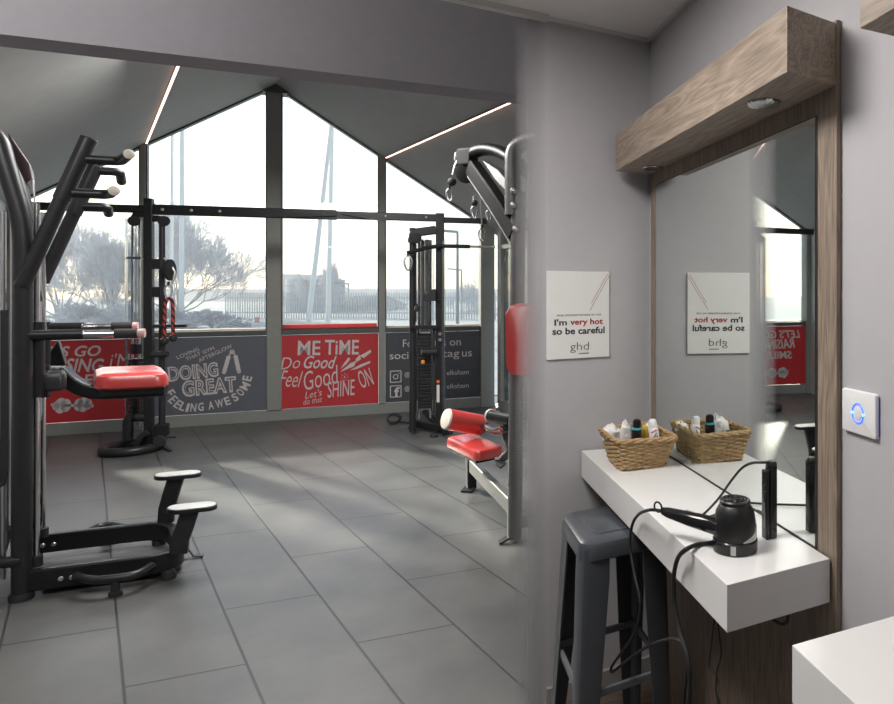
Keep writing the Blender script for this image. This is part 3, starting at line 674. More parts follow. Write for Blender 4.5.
# slide column and its trolley
p, q = ta(162, 440), ta(162, 222); MB().tube([V(p.x, p.y, .05), V(p.x, p.y, q.z)], .027, 12).build('slide_column', M_dgrey, rig)
for y in (264, 292): MB().cbox(ta(157, y), RD * .085, RN * .07, Z * .1).build('trolley_bracket', M_black, rig, smooth=False, bevel=.006)
MB().lathe(ta(170, 270, -.05), [(.09, -.012), (.105, -.01), (.092, 0), (.105, .01), (.09, .012)], RD + RN * .12, 22).build('pulley', M_rubber, rig)
MB().tube([ta(164, 258, -.02), ta(169, 262, -.02), ta(175, 272, -.02), ta(172, 284, -.02)], .012, 8).build('pulley_yoke', M_steel, rig)
bz = ta(170, 326, -.05)
MB().cbox(bz, RD * (ta(186, 326, -.05) - ta(153, 326, -.05)).length, RN * .05, Z * .03).build('cross_arm', M_black, rig, smooth=False, bevel=.004)
p, q = ta(152, 354.5, -.04), ta(168, 354.5, -.04); q.z = p.z; MB().tube([p, q], .03, 12).build('grip_peg', M_rubber, rig)
# ring base
rc = ta(131, 444, -.05); rc.z = .045
ring = [rc + RD * (math.cos(2 * PI * k / 30) * .215) + RN * (math.sin(2 * PI * k / 30) * .215) for k in range(30)]
MB().tube(ring, .042, 10, closed=True).build('ring_base', M_dgrey, rig)
MB().tube(fillet([ta(128, 440), ta(128, 417), ta(146, 417)], .06), .045, 10).build('base_bracket', M_dgrey, rig)
MB().bar([ta(136, 446, -.1), ta(141, 436, -.1), ta(148, 432, -.1)], .03, .05).build('base_brace', M_dgrey, rig)
q = ta(162, 430, -.05); MB().cbox(V(q.x, q.y, .2), RD * .1, RN * .1, Z * .12).build('low_pulley_block', M_black, rig, smooth=False, bevel=.01)
MB().lathe(V(q.x, q.y, .1) + RN * .06, [(.05, -.014), (.055, -.01), (.045, 0), (.055, .01), (.05, .014)], RN, 16).build('pulley', M_rubber, rig)
for a_, l_ in (((150, 447), (140, 453)), ((157, 444), (170, 452)), ((158, 440), (176, 438))):
    p, q = FL(*a_), FL(*l_); MB().bar([V(p.x, p.y, .06), V((p.x + q.x) / 2, (p.y + q.y) / 2, .02), V(q.x, q.y, .012)], .03, .012).build('floor_bracket', M_dgrey, rig)
# rope with two ball ends, hanging from the trolley pulley
M_rope = bpy.data.materials.new('red_black_rope'); M_rope.use_nodes = True
def rope():
    nt = M_rope.node_tree; b = nt.nodes['Principled BSDF']; w = nt.nodes.new('ShaderNodeTexWave'); w.bands_direction = 'DIAGONAL'; w.inputs['Scale'].default_value = 9; w.inputs['Distortion'].default_value = 1
    g = nt.nodes.new('ShaderNodeNewGeometry'); nt.links.new(g.outputs['Position'], w.inputs['Vector'])
    r = nt.nodes.new('ShaderNodeValToRGB'); r.color_ramp.interpolation = 'CONSTANT'; r.color_ramp.elements[0].color = (.015, .015, .015, 1); r.color_ramp.elements[1].color = (.42, .05, .035, 1); r.color_ramp.elements[1].position = .42
    nt.links.new(w.outputs['Fac'], r.inputs['Fac']); nt.links.new(r.outputs['Color'], b.inputs['Base Color']); b.inputs['Roughness'].default_value = .8
rope()
k0 = -.06
rp = thing('rope_attachment', 'red and black rope with black ball ends hanging from the left tower', 'rope', ta(169, 342, k0))
MB().tube(smooth_path([ta(164.5, 340, k0), ta(164.5, 320, k0), ta(165, 306, k0), ta(167, 299.5, k0), ta(170.5, 299, k0), ta(172.5, 303, k0), ta(173, 318, k0), ta(173, 336, k0)]), .017, 10).build('rope', M_rope, rp)
for x, y in ((164.5, 341), (173, 338)):
    MB().ball(ta(x, y, k0), .036).build('ball_end', M_rubber, rp)
def carabiner(root_name, label, p, h_, group='carabiner clips', tilt=None):
    r = thing(root_name, label, 'carabiner', p, group); x = (tilt or RD)
    pts = [p + x * (math.cos(2 * PI * k / 20) * h_ * .24 * (1 + .25 * math.sin(2 * PI * k / 20))) + Z * (math.sin(2 * PI * k / 20) * h_ * .5 - h_ * .5) for k in range(20)]
    MB().tube(pts, h_ * .07, 8, closed=True).build('hook', M_steel, r)
    MB().tube([pts[1], pts[-1], pts[-3]], h_ * .08, 8).build('gate', M_chrome, r)
    MB().tube([p + Z * (h_ * .28), p - Z * h_ * .02], h_ * .09, 8).build('swivel', M_rubber, r)
    return r
carabiner('carabiner', 'small steel carabiner holding the red and black rope', ta(168.5, 285, k0), .13)

# beam
z_bm = (ta(152, 208.5).z + PL(438, 219, TB, RD).z) / 2
beam = thing('pull_up_beam', 'long black horizontal beam joining the two cable towers across the windows', 'beam', V(TA.x, TA.y, z_bm) + RD * .1)
qA = V(TA.x, TA.y, z_bm) ; qB = V(TB.x, TB.y, z_bm); LB = (qB - qA).length
MB().bar([qA + RD * .05, qA + RD * (LB * .62)], .06, .1).build('outer_tube', M_black, beam, smooth=False)
MB().bar([qA + RD * (LB * .60), qB], .05, .08).build('inner_tube', M_black, beam, smooth=False)
le = ta(30, 204); le.z = z_bm
MB().bar([le, qA], .06, .075).build('side_tube', M_black, beam, smooth=False)
for f_ in (.03, .12, .21, .56, .78, .93):
    MB().lathe(qA + RD * (LB * f_ + .05) + RN * .03, [(.014, 0), (.014, .012), (.008, .016)], RN, 10).build('bolt', M_steel, beam)
MB().bar([qA + RD * (LB * .45) + RN * .04 - Z * .03, qA + RD * (LB * .62) + RN * .05 + Z * .0], .02, .03).build('handle_strap', M_black, beam)
MB().bar([qA + RD * (LB * .64) + RN * .04 + Z * .02, qA + RD * (LB * .80) + RN * .05 - Z * .05], .02, .03).build('handle_strap', M_black, beam)
re_ = PL(487, 226, TB, RD); re_.z = z_bm - .02
MB().bar([qB + RD * .03 - Z * .02, re_], .05, .06).build('side_tube', M_black, beam, smooth=False)

# right tower
def tb(px, py, off=0.0): return PL(px, py, TB - RN * off, RD)
twr = thing('cable_tower', 'black cable tower with tall grey weight shroud, standing before the charcoal panel', 'exercise machine', V(TB.x, TB.y, 0), 'cable towers of the crossover rig')
q = tb(440, 213.5); MB().cbox(V(TB.x, TB.y, q.z / 2 + .01), RD * .09, RN * .09, Z * (q.z - .02)).build('post', M_black, twr, smooth=False, bevel=.006)
p, q = tb(412.5, 430), tb(412.5, 228); MB().tube([V(p.x, p.y, .03), V(p.x, p.y, q.z)], .033, 12).build('slide_column', M_dgrey, twr)
s0, s1 = tb(415.5, 240, .12), tb(434, 240, .12); w_ = (s1 - s0).length; cen = V((s0.x + s1.x) / 2, (s0.y + s1.y) / 2, 0)
zt0 = tb(425, 240, .12).z; zb0 = tb(425, 411, .12).z; zm = tb(425, 327, .12).z
arcp = []
for k in range(13):
    an = PI * k / 12; arcp.append(cen + RD * (math.cos(an) * w_ * .52) + RN * (math.sin(an) * .14))
MB().rings([[v_ + Z * zm for v_ in arcp], [v_ + Z * zt0 for v_ in arcp]], cap=False).build('shroud', M_clear, twr)
MB().rings([[v_ + RN * .1 + RD * w_ * .75 + Z * zb0 for v_ in arcp[3:6]], [v_ + RN * .1 + RD * w_ * .75 + Z * zt0 for v_ in arcp[3:6]]], cap=False).build('shroud', M_clear, twr)
for k in (-.3, .3): MB().tube([cen + RD * (k * w_) + Z * .15, cen + RD * (k * w_) + Z * zt0], .016, 10).build('stack_rod', M_chrome, twr)
for k in (-.1, .12): MB().tube([cen + RD * (k * w_) + Z * zm + RN * .05, cen + RD * (k * w_) + Z * zt0 + RN * .05], .02, 10).build('guide_rod', M_mgrey, twr)
t = MB(); n_ = 22; z0_, z1_ = zb0 + .04, zm - .06
for k in range(n_): t.cbox(cen + Z * (z0_ + (z1_ - z0_) * (k + .5) / n_) + RN * .04, RD * (w_ * .72), RN * .12, Z * ((z1_ - z0_) / n_ * .86))
t.build('weight_stack', M_black, twr, smooth=False, bevel=.002)
for k in (-.5, .5): MB().cbox(cen + RD * (k * w_) + Z * ((zb0 + zm) / 2) + RN * .02, RD * .02, RN * .22, Z * (zm - zb0)).build('stack_guard', M_rubber, twr, smooth=False)
MB().bar([tb(410, 327, -.06), tb(438, 327, -.06)], .06, .035).build('cross_arm', M_black, twr, smooth=False)
MB().bar(fillet([tb(412, 243, -.02), tb(413, 233, -.02), tb(436, 230, -.02)], .06), .07, .09).build('pulley_housing', M_black, twr, bevel=.008)
MB().lathe(tb(416, 238, -.07), [(.05, -.014), (.058, -.01), (.048, 0), (.058, .01), (.05, .014)], RN, 18).build('pulley', M_rubber, twr)
MB().slab([tb(424, 301, -.07), tb(424, 296, -.07), tb(429, 290, -.07), tb(436, 289, -.07), tb(436, 301, -.07)], RN * .06).build('latch_bracket', M_rubber, twr, bevel=.006)
MB().tube([tb(436, 300, -.06), tb(443.5, 300, -.06)], .014, 8).build('latch_pin', M_rubber, twr)
p, q = tb(422, 352, -.08), tb(437, 352, -.08); q.z = p.z; MB().tube([p, q], .03, 12).build('grip_peg', M_rubber, twr)
MB().lathe(p, [(.032, 0), (.034, .006), (.026, .012)], p - q, 14).build('peg_ring', M_steel, twr)
MB().lathe(tb(423, 362, -.09), [(.01, -.022), (.02, -.014), (.02, .014), (.01, .022)], Z, 12).build('selector_pin', mat('orange_plastic', (.8, .28, .03), .4), twr)
MB().cbox(V(TB.x, TB.y, tb(437, 393).z) + RN * .046 - RD * .02, RD * .03, RN * .002, Z * .19).build('label_sticker', mat('white_sticker', (.65, .63, .62), .5), twr, smooth=False)
MB().cbox(V(TB.x, TB.y, tb(437, 381).z) + RN * .046 - RD * .02, RD * .03, RN * .002, Z * .03).build('warning_sticker', mat('orange_sticker', (.7, .16, .06), .5), twr, smooth=False)
MB().tube([tb(416, 242, -.09), tb(416, 322, -.09)], .006, 6).build('cable', M_rubber, twr)
MB().lathe(tb(417, 309, -.09), [(.004, .06), (.025, .02), (.03, 0), (.02, -.03)], Z, 12).build('cable_stop', M_rubber, twr)
p, q = FL(412, 428), FL(441, 434)
MB().bar([V(p.x, p.y, .06), V(q.x, q.y, .06)], .07, .07).build('base_rail', M_black, twr, smooth=False)
p, q = FL(425, 420), FL(446, 436); MB().bar([V(p.x, p.y, .1), V(q.x, q.y, .03)], .06, .05).build('base_rail', M_black, twr, smooth=False)
for px, py in ((412, 429), (434, 437), (449, 434)):
    p = FL(px, py); MB().lathe(V(p.x, p.y, 0), [(.04, 0), (.04, .02), (.03, .04)]).build('rubber_foot', M_rubber, twr)
for y in (334, 340): MB().lathe(tb(440, y, -.05), [(.02, 0), (.02, .02), (.01, .03)], RN, 10).build('bolt', M_steel, twr)
# pull bar resting on hooks of the right tower
zz = tb(440, 246, -.1).z
lat = thing('pull_bar', 'thin black bar with chrome end reaching from the right cable tower towards the corner', 'bar', tb(440, 246, -.1))
def lz(px, off, z_): q = PL(px, 250, TB - RN * off, RD); q.z = z_; return q
MB().tube(fillet([tb(407, 253, -.16), lz(428, -.12, zz - .02), lz(440, -.1, zz), lz(470, -.1, zz)], .1), .022, 10).build('grip', M_black, lat)
MB().tube([lz(469, -.1, zz), lz(493, -.1, zz)], .013, 10).build('bar_end', M_steel, lat)
MB().ball(lz(493.5, -.1, zz), .02).build('end_knob', M_steel, lat)
hk = tb(408, 256, -.16); carabiner('carabiner', 'steel carabiner at the top of the tower before the charcoal panel', hk, .15)
# strap on the floor
p = FL(394, 424)
t = thing('ankle_strap', 'black padded ankle strap lying on the floor left of the charcoal panel tower', 'strap', p)
MB().bar([p + RD * (math.cos(x) * .07) + Z * (.062 + math.sin(x) * .05) + RN * (.02 * math.sin(x * 2)) for x in [k * 2 * PI / 16 for k in range(1, 17)]], .09, .02, side=RN).build('cuff', M_rubber, t)
MB().bar([p + RD * .07 + Z * .02, p + RD * .16 + Z * .012 + RN * .03, p + RD * .24 + Z * .012], .05, .012, side=RN).build('tail', M_rubber, t)

# ------------------------------------------------------------------ pulldown machine with red seat (right)
G0 = FL(514.5, 541); G1 = FL(471, 490)
GA = (G1 - G0); GA.z = 0; gl = GA.length; GA.normalize(); GN = V(GA.y, -GA.x, 0)    # along the machine to the seat; GN across
def gm(px, py, off=0.0): return PL(px, py, G0 + GN * off, GA)
lm = thing('pulldown_machine', 'grey pulldown machine with red seat, red thigh roller and red back pad', 'exercise machine', V(G0.x, G0.y, 0))
G0x = PL(519, 300, G0, E); zt = PL(519, 192, G0, E).z
top = V(G0.x + .02, G0.y, zt)
up = MB().tube([V(G0.x, G0.y, .02), V(G0.x + .025, G0.y, zt)], .046, 16).build('front_upright', M_mgrey, lm)
p = FL(507, 543); MB().bar([V(G0.x, G0.y, .03) - E * .04, V(p.x, p.y, .03), V(p.x, p.y, .008) - E * .05], .05, .012).build('floor_bracket', M_dgrey, lm)
MB().bar([V(G0.x, G0.y, .2), V(G1.x, G1.y, .2)], .05, .1).build('base_beam', M_mgrey, lm, smooth=False)
zs = W(475, 448, G1.y).z
MB().bar([V(G1.x, G1.y, .02), V(G1.x, G1.y, zs - .03)], .07, .09, side=GN).build('seat_post', M_black, lm, smooth=False)
p = FL(466, 493); MB().bar([V(G1.x, G1.y, .03), V(p.x, p.y, .008)], .09, .016).build('floor_bracket', M_dgrey, lm)
# seat: four top corners read from the photograph at one height
zs = .47
cs = [FL(445, 437, zs), FL(473, 432.5, zs), FL(506, 446, zs), FL(476, 451.5, zs)]
c = (cs[0] + cs[1] + cs[2] + cs[3]) / 4; ex = (cs[3] - cs[0] + cs[2] - cs[1]) / 2; ey = (cs[1] - cs[0] + cs[2] - cs[3]) / 2
MB().pad(c - Z * .035, ex, ey, Z * .075, .05, 5, .3).build('seat', M_red, lm)
MB().cbox(c - Z * .085, ex * .8, ey * .8, Z * .025).build('seat_board', M_black, lm, smooth=False)
MB().bar([V(G1.x, G1.y, zs - .1), V(c.x, c.y, zs - .1)], .06, .04).build('seat_bracket', M_black, lm, smooth=False)
# roller
ya = c.y + .05; r0, r1 = W(447, 419, ya - .06), W(481, 425, ya + .12)
rl = MB().tube([r0, r1], .075, 20).build('thigh_roller', M_red, lm)
MB().lathe(r0, [(.075, -.001), (.07, .012), (.04, .018)], r0 - r1, 20).build('roller_cap', M_pale, rl)
MB().lathe(r1, [(.075, -.001), (.07, .012), (.04, .018)], r1 - r0, 20).build('roller_cap', M_black, rl)
zz = W(500, 416, G0.y + .1).z
p, q = W(491, 416, G0.y + .15), W(512, 416, G0.y + .02); q.z = p.z
MB().tube([p, q], .04, 14).build('roller_sleeve', M_black, lm)
MB().lathe(p, [(.042, 0), (.045, .012), (.03, .016)], p - q, 14).build('sleeve_ring', M_pale, lm)
MB().tube([r1, (r1 + q) / 2 - Z * .06, W(506, 428, G0.y + .03)], .022, 10).build('roller_arm', M_black, lm)
MB().ball(W(503, 429, G0.y + .12), .03).build('adjuster_knob', M_red, lm)
MB().lathe(W(497, 408, G0.y + .2), [(.028, -.012), (.034, 0), (.028, .012)], E, 14).build('pivot_ring', M_chrome, lm)
MB().bar(smooth_path([W(505, 420, G0.y + .25), W(506, 436, G0.y + .25), W(510, 450, G0.y + .22), W(503, 458, G0.y + .2), W(498, 461, G0.y + .2), W(503, 466, G0.y + .18)]), .05, .025, side=E).build('lever', M_mgrey, lm)
# back pad
bpY = G0.y - .16
pts = [(503.5, 312), (507, 305.5), (513, 303.5), (522, 303.5), (528, 306), (530, 313), (526, 374), (522, 377), (508, 375), (505, 371)]
fc = [W(x, y, bpY) for x, y in pts]; cc = sum(fc, V(0, 0, 0)) / len(fc); dpt = V(.83, .5, 0) * .085
MB().rings([[cc + (p - cc) * .86 for p in fc], [cc + (p - cc) * .97 + dpt * .18 for p in fc], [p + dpt * .4 for p in fc], [p + dpt for p in fc]]).build('back_pad', M_red, lm)
# boom and top arms
bt = smooth_path([W(473, 168, G0.y + .42), W(493, 197, G0.y + .2), W(516, 234, G0.y)], 4)
MB().bar(bt, .085, .11).build('boom', M_black, lm, smooth=False)
MB().bar([p - Z * .062 for p in bt], .086, .012).build('boom_edge', M_steel, lm, smooth=False)
MB().tube(smooth_path([W(473, 153, G0.y + .42), W(485, 149.5, G0.y + .36), W(500, 152, G0.y + .25), W(515, 161, G0.y + .12), W(530, 174, G0.y), W(543, 190, G0.y - .1)]), .042, 14).build('top_arm', M_black, lm)
MB().slab([W(482, 160, G0.y + .33), W(498, 170, G0.y + .2), W(509, 183, G0.y + .1), W(508, 193, G0.y + .1), W(495, 180, G0.y + .2)], GN * .05).build('gusset_plate', M_mgrey, lm, bevel=.004)
MB().tube(smooth_path([W(513, 215, G0.y), W(513, 170, G0.y), W(514, 152, G0.y), W(521, 144, G0.y - .02), W(532, 139, G0.y - .06), W(545, 137, G0.y - .12)]), .05, 14).build('rear_hoop', M_mgrey, lm)
MB().bar([W(461, 158, G0.y + .48), W(474, 157, G0.y + .42)], .09, .12).build('pulley_bracket', M_rubber, lm, smooth=False, bevel=.01)
MB().lathe(W(466, 173, G0.y + .46), [(.05, -.03), (.068, -.024), (.058, 0), (.068, .024), (.05, .03)], V(.3, -1, 0), 22).build('pulley', M_rubber, lm)
MB().lathe(W(459, 157, G0.y + .49) , [(.028, -.03), (.034, -.02), (.034, .02), (.028, .03)], E, 12).build('bolt', M_steel, lm)
for x, y in ((511, 191), (511, 205), (513, 229)): MB().lathe(W(x + 3, y, G0.y - .06), [(.02, 0), (.02, .014), (.012, .02)], V(0, -1, 0), 12).build('bolt', M_steel, lm)
MB().tube([W(458, 160, G0.y + .46), W(455, 166, G0.y + .46), W(453, 175, G0.y + .46)], .01, 8).build('chain', M_steel, lm)
MB().ball(W(452, 182, G0.y + .46), .03).build('cable_stop', M_rubber, lm)
# rear frame and weight stack towards the partition
R0 = G0 + E * .22 - GA * .06
for k, z1 in ((0, 2.0), (.17, 1.95)):
    q = V(R0.x, R0.y, 0) + E * k
    MB().tube([q + Z * .05, q + Z * z1], .022, 12).build('rear_upright', M_mgrey, lm)
t = MB(); qc = V(R0.x, R0.y, 0) + E * .08 + GA * .02
for k in range(15): t.cbox(qc + Z * (.2 + k * .043), E * .15, GA * .2, Z * .038)
t.build('weight_stack', M_dgrey, lm, smooth=False, bevel=.003)
MB().cbox(qc + Z * .12, E * .3, GA * .3, Z * .05).build('stack_base', M_black, lm, smooth=False, bevel=.004)
MB().bar([V(G0.x, G0.y, .12), V(R0.x, R0.y, .12) + E * .25], .06, .07).build('base_beam', M_mgrey, lm, smooth=False)
MB().tube([qc + Z * .8, qc + Z * 1.95], .005, 6).build('cable', M_steel, lm)
MB().bar([V(G0.x, G0.y, 1.97), V(R0.x, R0.y, 1.95) + E * .2], .06, .07).build('top_beam', M_mgrey, lm, smooth=False)
# clips on the boom
for x, y, h_, dy, lab in ((449.5, 189, .085, .46, 'steel carabiner hanging from the black pulley at the tip of the grey boom'), (474.5, 206, .085, .4, 'steel carabiner hanging midway under the grey boom'),
                      (489, 210, .075, .25, 'small steel carabiner hanging close to the grey upright under the boom'), (482, 228, .09, .4, 'steel carabiner hanging lowest, near the end of the thin black bar')):
    carabiner('carabiner', lab, W(x, y, G0.y + dy), h_, tilt=E)
t = MB()
MB().tube([W(474.5, 196, G0.y + .4), W(474.5, 206, G0.y + .4)], .012, 8).build('cable_link', M_steel, lm)
MB().tube([W(488, 196, G0.y + .25), W(489, 210, G0.y + .25)], .006, 8).build('cable_link', M_steel, lm)
MB().tube([W(480, 188, G0.y + .36), W(482, 228, G0.y + .4)], .005, 8).build('cable_link', M_steel, lm)
MB().ball(W(474.5, 203, G0.y + .4), .022).build('cable_stop', M_rubber, lm)

# ------------------------------------------------------------------ outside
M_grass = mat('frosty_grass', (.42, .46, .44), .9, noise=.15, scale=3)
struct(MB().slab([V(-160, 12, -.3), V(60, 12, -.3), V(60, 160, -.3), V(-160, 160, -.3)], Z * -.1).build('ground', M_grass, smooth=False))
struct(MB().slab([V(-40, 4.0, -.3), V(20, 7, -.3), V(20, 12.1, -.3), V(-40, 12.1, -.3)], Z * -.1).build('pavement', mat('wet_pavement', (.25, .26, .27), .7), smooth=False))
M_bark = mat('frosted_bark', (.26, .25, .25), .9, noise=.2, scale=4)
M_twig = mat('frosted_twigs', (.52, .54, .59), .9, noise=.15, scale=4)
def grow(mb, twig, p, d, L, r, depth, rnd, spread, lift):
    pts = [p]; q = p.copy(); dd = d.copy(); n = 3
    for k in range(n):
        dd = (dd + V(rnd.uniform(-1, 1), rnd.uniform(-1, 1), rnd.uniform(-.7, 1) + lift) * .17).normalized(); q = q + dd * (L / n); pts.append(q)
    (mb if depth > 3 else twig).tube(pts, [r, r * .9, r * .8, r * .7], 5 if depth > 3 else 3, cap=False)
    if depth == 0: return
    for k in range(3 if depth > 1 else 5):
        i = rnd.choice((1, 2, 3, 3)); u, w = frame(dd); an = rnd.uniform(0, 2 * PI); sp = rnd.uniform(.3, 1) * spread
        nd = (dd * math.cos(sp) + (u * math.cos(an) + w * math.sin(an)) * math.sin(sp) + Z * lift * .25).normalized()
        grow(mb, twig, pts[i], nd, L * rnd.uniform(.66, .86), max(r * .62, .012), depth - 1, rnd, spread, lift)
def tree(label, px, Y, hpx_top, seed, depth=6, spread=.75, lift=.25, rr=.014, low=.06, wide=1.25, n0=9, ln=.25, wpx=None):
    p = W(px, 300, Y); p.z = -.35; top = W(px, hpx_top, Y).z; Ht = top - p.z; rnd = random.Random(seed)
    r = thing('frosted_tree', label, 'tree', p, 'bare frosted trees outside the windows'); b, t = MB(), MB()
    L0 = Ht * low; b.tube([p, p + Z * L0], [rr * Ht, rr * Ht * .85], 7)
    for k in range(n0):
        an = k * 2 * PI / n0 + rnd.uniform(-.3, .3); sp = wide * (k % 3) / 2 + rnd.uniform(0, .15)
        grow(b, t, p + Z * L0 * rnd.uniform(.7, 1), V(math.cos(an) * math.sin(sp), math.sin(an) * math.sin(sp), math.cos(sp)), Ht * ln, rr * Ht * .5, depth - 1, rnd, spread, lift)
    mz = max(v.z for v in t.v) + .35; f = Ht / mz; mxs = sorted(v.x - p.x for v in t.v); hw = max(.01, (mxs[int(len(mxs) * .97)] - mxs[int(len(mxs) * .03)]) / 2)
    g = (wpx / 2 / F * Y) / hw if wpx else f
    for m_ in (b, t):
        for v in m_.v: v.x = p.x + (v.x - p.x) * g; v.y = p.y + (v.y - p.y) * g; v.z = p.z + (v.z - p.z) * f
    b.build('trunk', M_bark, r); t.build('twigs', M_twig, r)
tree('wide bare tree with a white frosted crown behind the pale flagpoles', 178, 42, 194, 3, 7, .7, .2, wpx=104)
tree('dense bushy frosted tree behind the slanted arms of the chin machine', 60, 40, 208, 5, 7, .8, .15, wide=1.3, wpx=90)
tree('frosted tree low against the left tower, between two bigger trees', 112, 36, 222, 8, 7, .8, .15, wide=1.25, wpx=70)
tree('small grey poplar before the round building', 304, 50, 272, 11, 6, .3, .8, .010, wide=.3, wpx=14)
tree('tall narrow brownish poplar behind the upright flagpole', 331, 50, 260, 12, 6, .28, .9, .010, wide=.3, wpx=15)
tree('bare tree beyond the fence right of the weight tower, near the corner', 468, 53, 278, 13, 6, .8, .1, .010, wpx=34)
for i_, (x_, y_, w_, s_, lb) in enumerate(((78, 300, 46, 21, 'low frosted bush at the foot of the dense tree behind the chin machine'), (122, 302, 40, 22, 'low frosted bush just left of the weight tower with the rope'), (168, 304, 44, 23, 'low frosted bush at the foot of the two flagpoles'), (212, 308, 50, 24, 'low frosted bush right of the flagpoles, under the wide tree'))):
    tree(lb, x_, 33, y_, s_, 6, .8, .15, low=.05, wide=1.4, n0=9, wpx=w_)
def flagpole(label, p0, p1, Y, r_=.11):
    a, b = W(p0[0], p0[1], Y), W(p1[0], p1[1], Y); d = (b - a).normalized(); a2 = a - d * ((a.z + .3) / d.z); b2 = b + d * 1.0
    t = thing('flagpole', label, 'pole', a2, 'pale flagpoles outside the windows')
    MB().tube([a2, b2], [r_ * 1.15, r_ * .8], 10).build('pole', mat('pale_pole', (.75, .75, .74), .45, .1), t); MB().lathe(a2, [(r_ * 2.4, 0), (r_ * 2.4, .05), (r_ * 1.2, .08)]).build('base_collar', M_steel, t)
    MB().ball(b2, r_ * 1.3).build('finial', M_steel, t)
flagpole('pale flagpole nearest the weight tower with the rope', (171, 330), (172.5, 122), 34, .085)
flagpole('pale flagpole just right of another, in front of the wide frosted tree', (181.5, 330), (182, 118), 34)
flagpole('pale pole leaning to one side, left of the upright one by the poplar', (308, 327), (331, 127), 34)
flagpole('upright pale flagpole in front of the brown poplar', (328, 327), (332, 125), 35)
def lamp(label, px, Y, ytop, r_=.06):
    p = W(px, 300, Y); p.z = -.3; z1 = W(px, ytop, Y).z
    t = thing('street_lamp', label, 'street lamp', p, 'grey street lamps outside'); m = mat('grey_lamp', (.22, .24, .27), .5, .2)
    MB().tube([p, V(p.x, p.y, z1)], [r_, r_ * .7], 8).build('pole', m, t); MB().bar([V(p.x, p.y, z1), V(p.x - .9, p.y, z1 + .08)], .25, .1).build('lamp_head', m, t)
lamp('thin street lamp above the dark low roof by the fence', 348.5, 46.5, 284, .06); lamp('tall street lamp in the window between the right tower and the corner', 457.5, 28, 232, .07)
lamp('short street lamp near the corner, right of a taller one', 461.5, 45, 270, .08)
# buildings
M_blue = mat('bluish_cladding', (.14, .22, .32), .5, noise=.1, scale=1); M_bdark = mat('dark_roof', (.06, .08, .11), .8, noise=.1, scale=1)
def building(label, px0, px1, ytop, Y, dep=10, round_=False, roof=None):
    a, b = W(px0, 300, Y), W(px1, 300, Y); z1 = W(px0, ytop, Y).z; t = thing('building', label, 'building', V((a.x + b.x) / 2, Y, -.3))
    if round_:
        R = (b.x - a.x) / 2; c = V((a.x + b.x) / 2, Y + R, -.3); MB().lathe(c, [(R, 0), (R, z1 + .3)], Z, 40).build('wall', M_blue, t)
        for k in range(1, 5): MB().lathe(c + Z * ((z1 + .3) * k / 5), [(R * 1.0, -.05), (R * 1.012, 0), (R * 1.0, .05)], Z, 40).build('band', M_bdark, t)
    else: MB().box(V(a.x, Y, -.3), V(b.x - a.x, 0, 0), V(0, dep, 0), Z * (z1 + .3)).build('wall', M_blue, t, smooth=False)
    if roof:
        z2 = W(px0, roof, Y).z; m_ = (b.x - a.x)
        MB().hexa([V(a.x - .3, Y - .3, z1), V(b.x + .3, Y - .3, z1), V(b.x + .3, Y + dep, z1), V(a.x - .3, Y + dep, z1)], [V(a.x + m_ * .08, Y + dep * .3, z2), V(b.x - m_ * .12, Y + dep * .3, z2), V(b.x - m_ * .12, Y + dep * .6, z2), V(a.x + m_ * .08, Y + dep * .6, z2)]).build('roof', M_bdark, t, smooth=False)
    return t
building('big round bluish building with horizontal bands, left of the poplars', 274, 330, 279, 58, round_=True)
building('pale boxy block standing behind the round bluish building', 279, 292, 274, 84)
building('low building with a dark hipped roof behind the brown poplar', 336, 357, 308, 60, 12, roof=296)
building('long low hazy building beyond the fence, left of the central column', 236, 264, 313, 70, 12)
building('low bluish building seen near the corner behind the street lamps', 458, 482, 314, 60, 10)
building('far low bluish shed between the window frame and the right tower', 358, 412, 309, 90, 12)
# hedges and far tree line
def leafy(name, label, px0, px1, y0, Y, n, m):
    rnd = random.Random(px0); mb = MB()
    for k in range(n):
        px = rnd.uniform(px0, px1); e = 1 - abs((px - px0) / (px1 - px0) - .5) * .5; yy = y0 + (300 - y0) * (1 - e) + rnd.uniform(0, (318 - y0) * .6)
        c = W(px, yy, Y + rnd.uniform(0, 6)); R = rnd.uniform(.4, 1.1) * Y / 60; mb.ball(c, R, 7, 5, (1, 1, rnd.uniform(.6, 1)))
    c = W(px0, 300, Y); d = W(px1, 300, Y); mb.box(V(c.x, Y, -.3), V(d.x - c.x, 0, 0), V(0, 3, 0), Z * 2.2)
    o = mb.build(name, m, smooth=True); tag(o, label, 'trees', kind='stuff'); return o
M_far = mat('frosted_foliage', (.36, .40, .42), .9, noise=.2, scale=1)
leafy('treeline', 'hazy distant line of trees across the horizon outside the windows', 160, 500, 296, 120, 260, M_far)
# palisade fence
fn = thing('palisade_fence', 'pale metal palisade fence running below the horizon outside', 'fence', W(330, 300, 45) * 1.0 - Z * (W(330, 300, 45).z + .3))
m = mat('galvanised_fence', (.42, .46, .5), .5, .3); mb = MB(); a, b = W(225, 300, 46), W(500, 300, 44)
for k in range(110):
    p = a.lerp(b, k / 109); p.z = -.3; mb.box(p, V(.07, 0, 0), V(0, .03, 0), Z * 1.75)
mb.build('pales', m, fn, smooth=False)
for z_ in (.1, 1.1): MB().bar([V(a.x, a.y + .05, z_), V(b.x, b.y + .05, z_)], .05, .08).build('rail', m, fn, smooth=False)
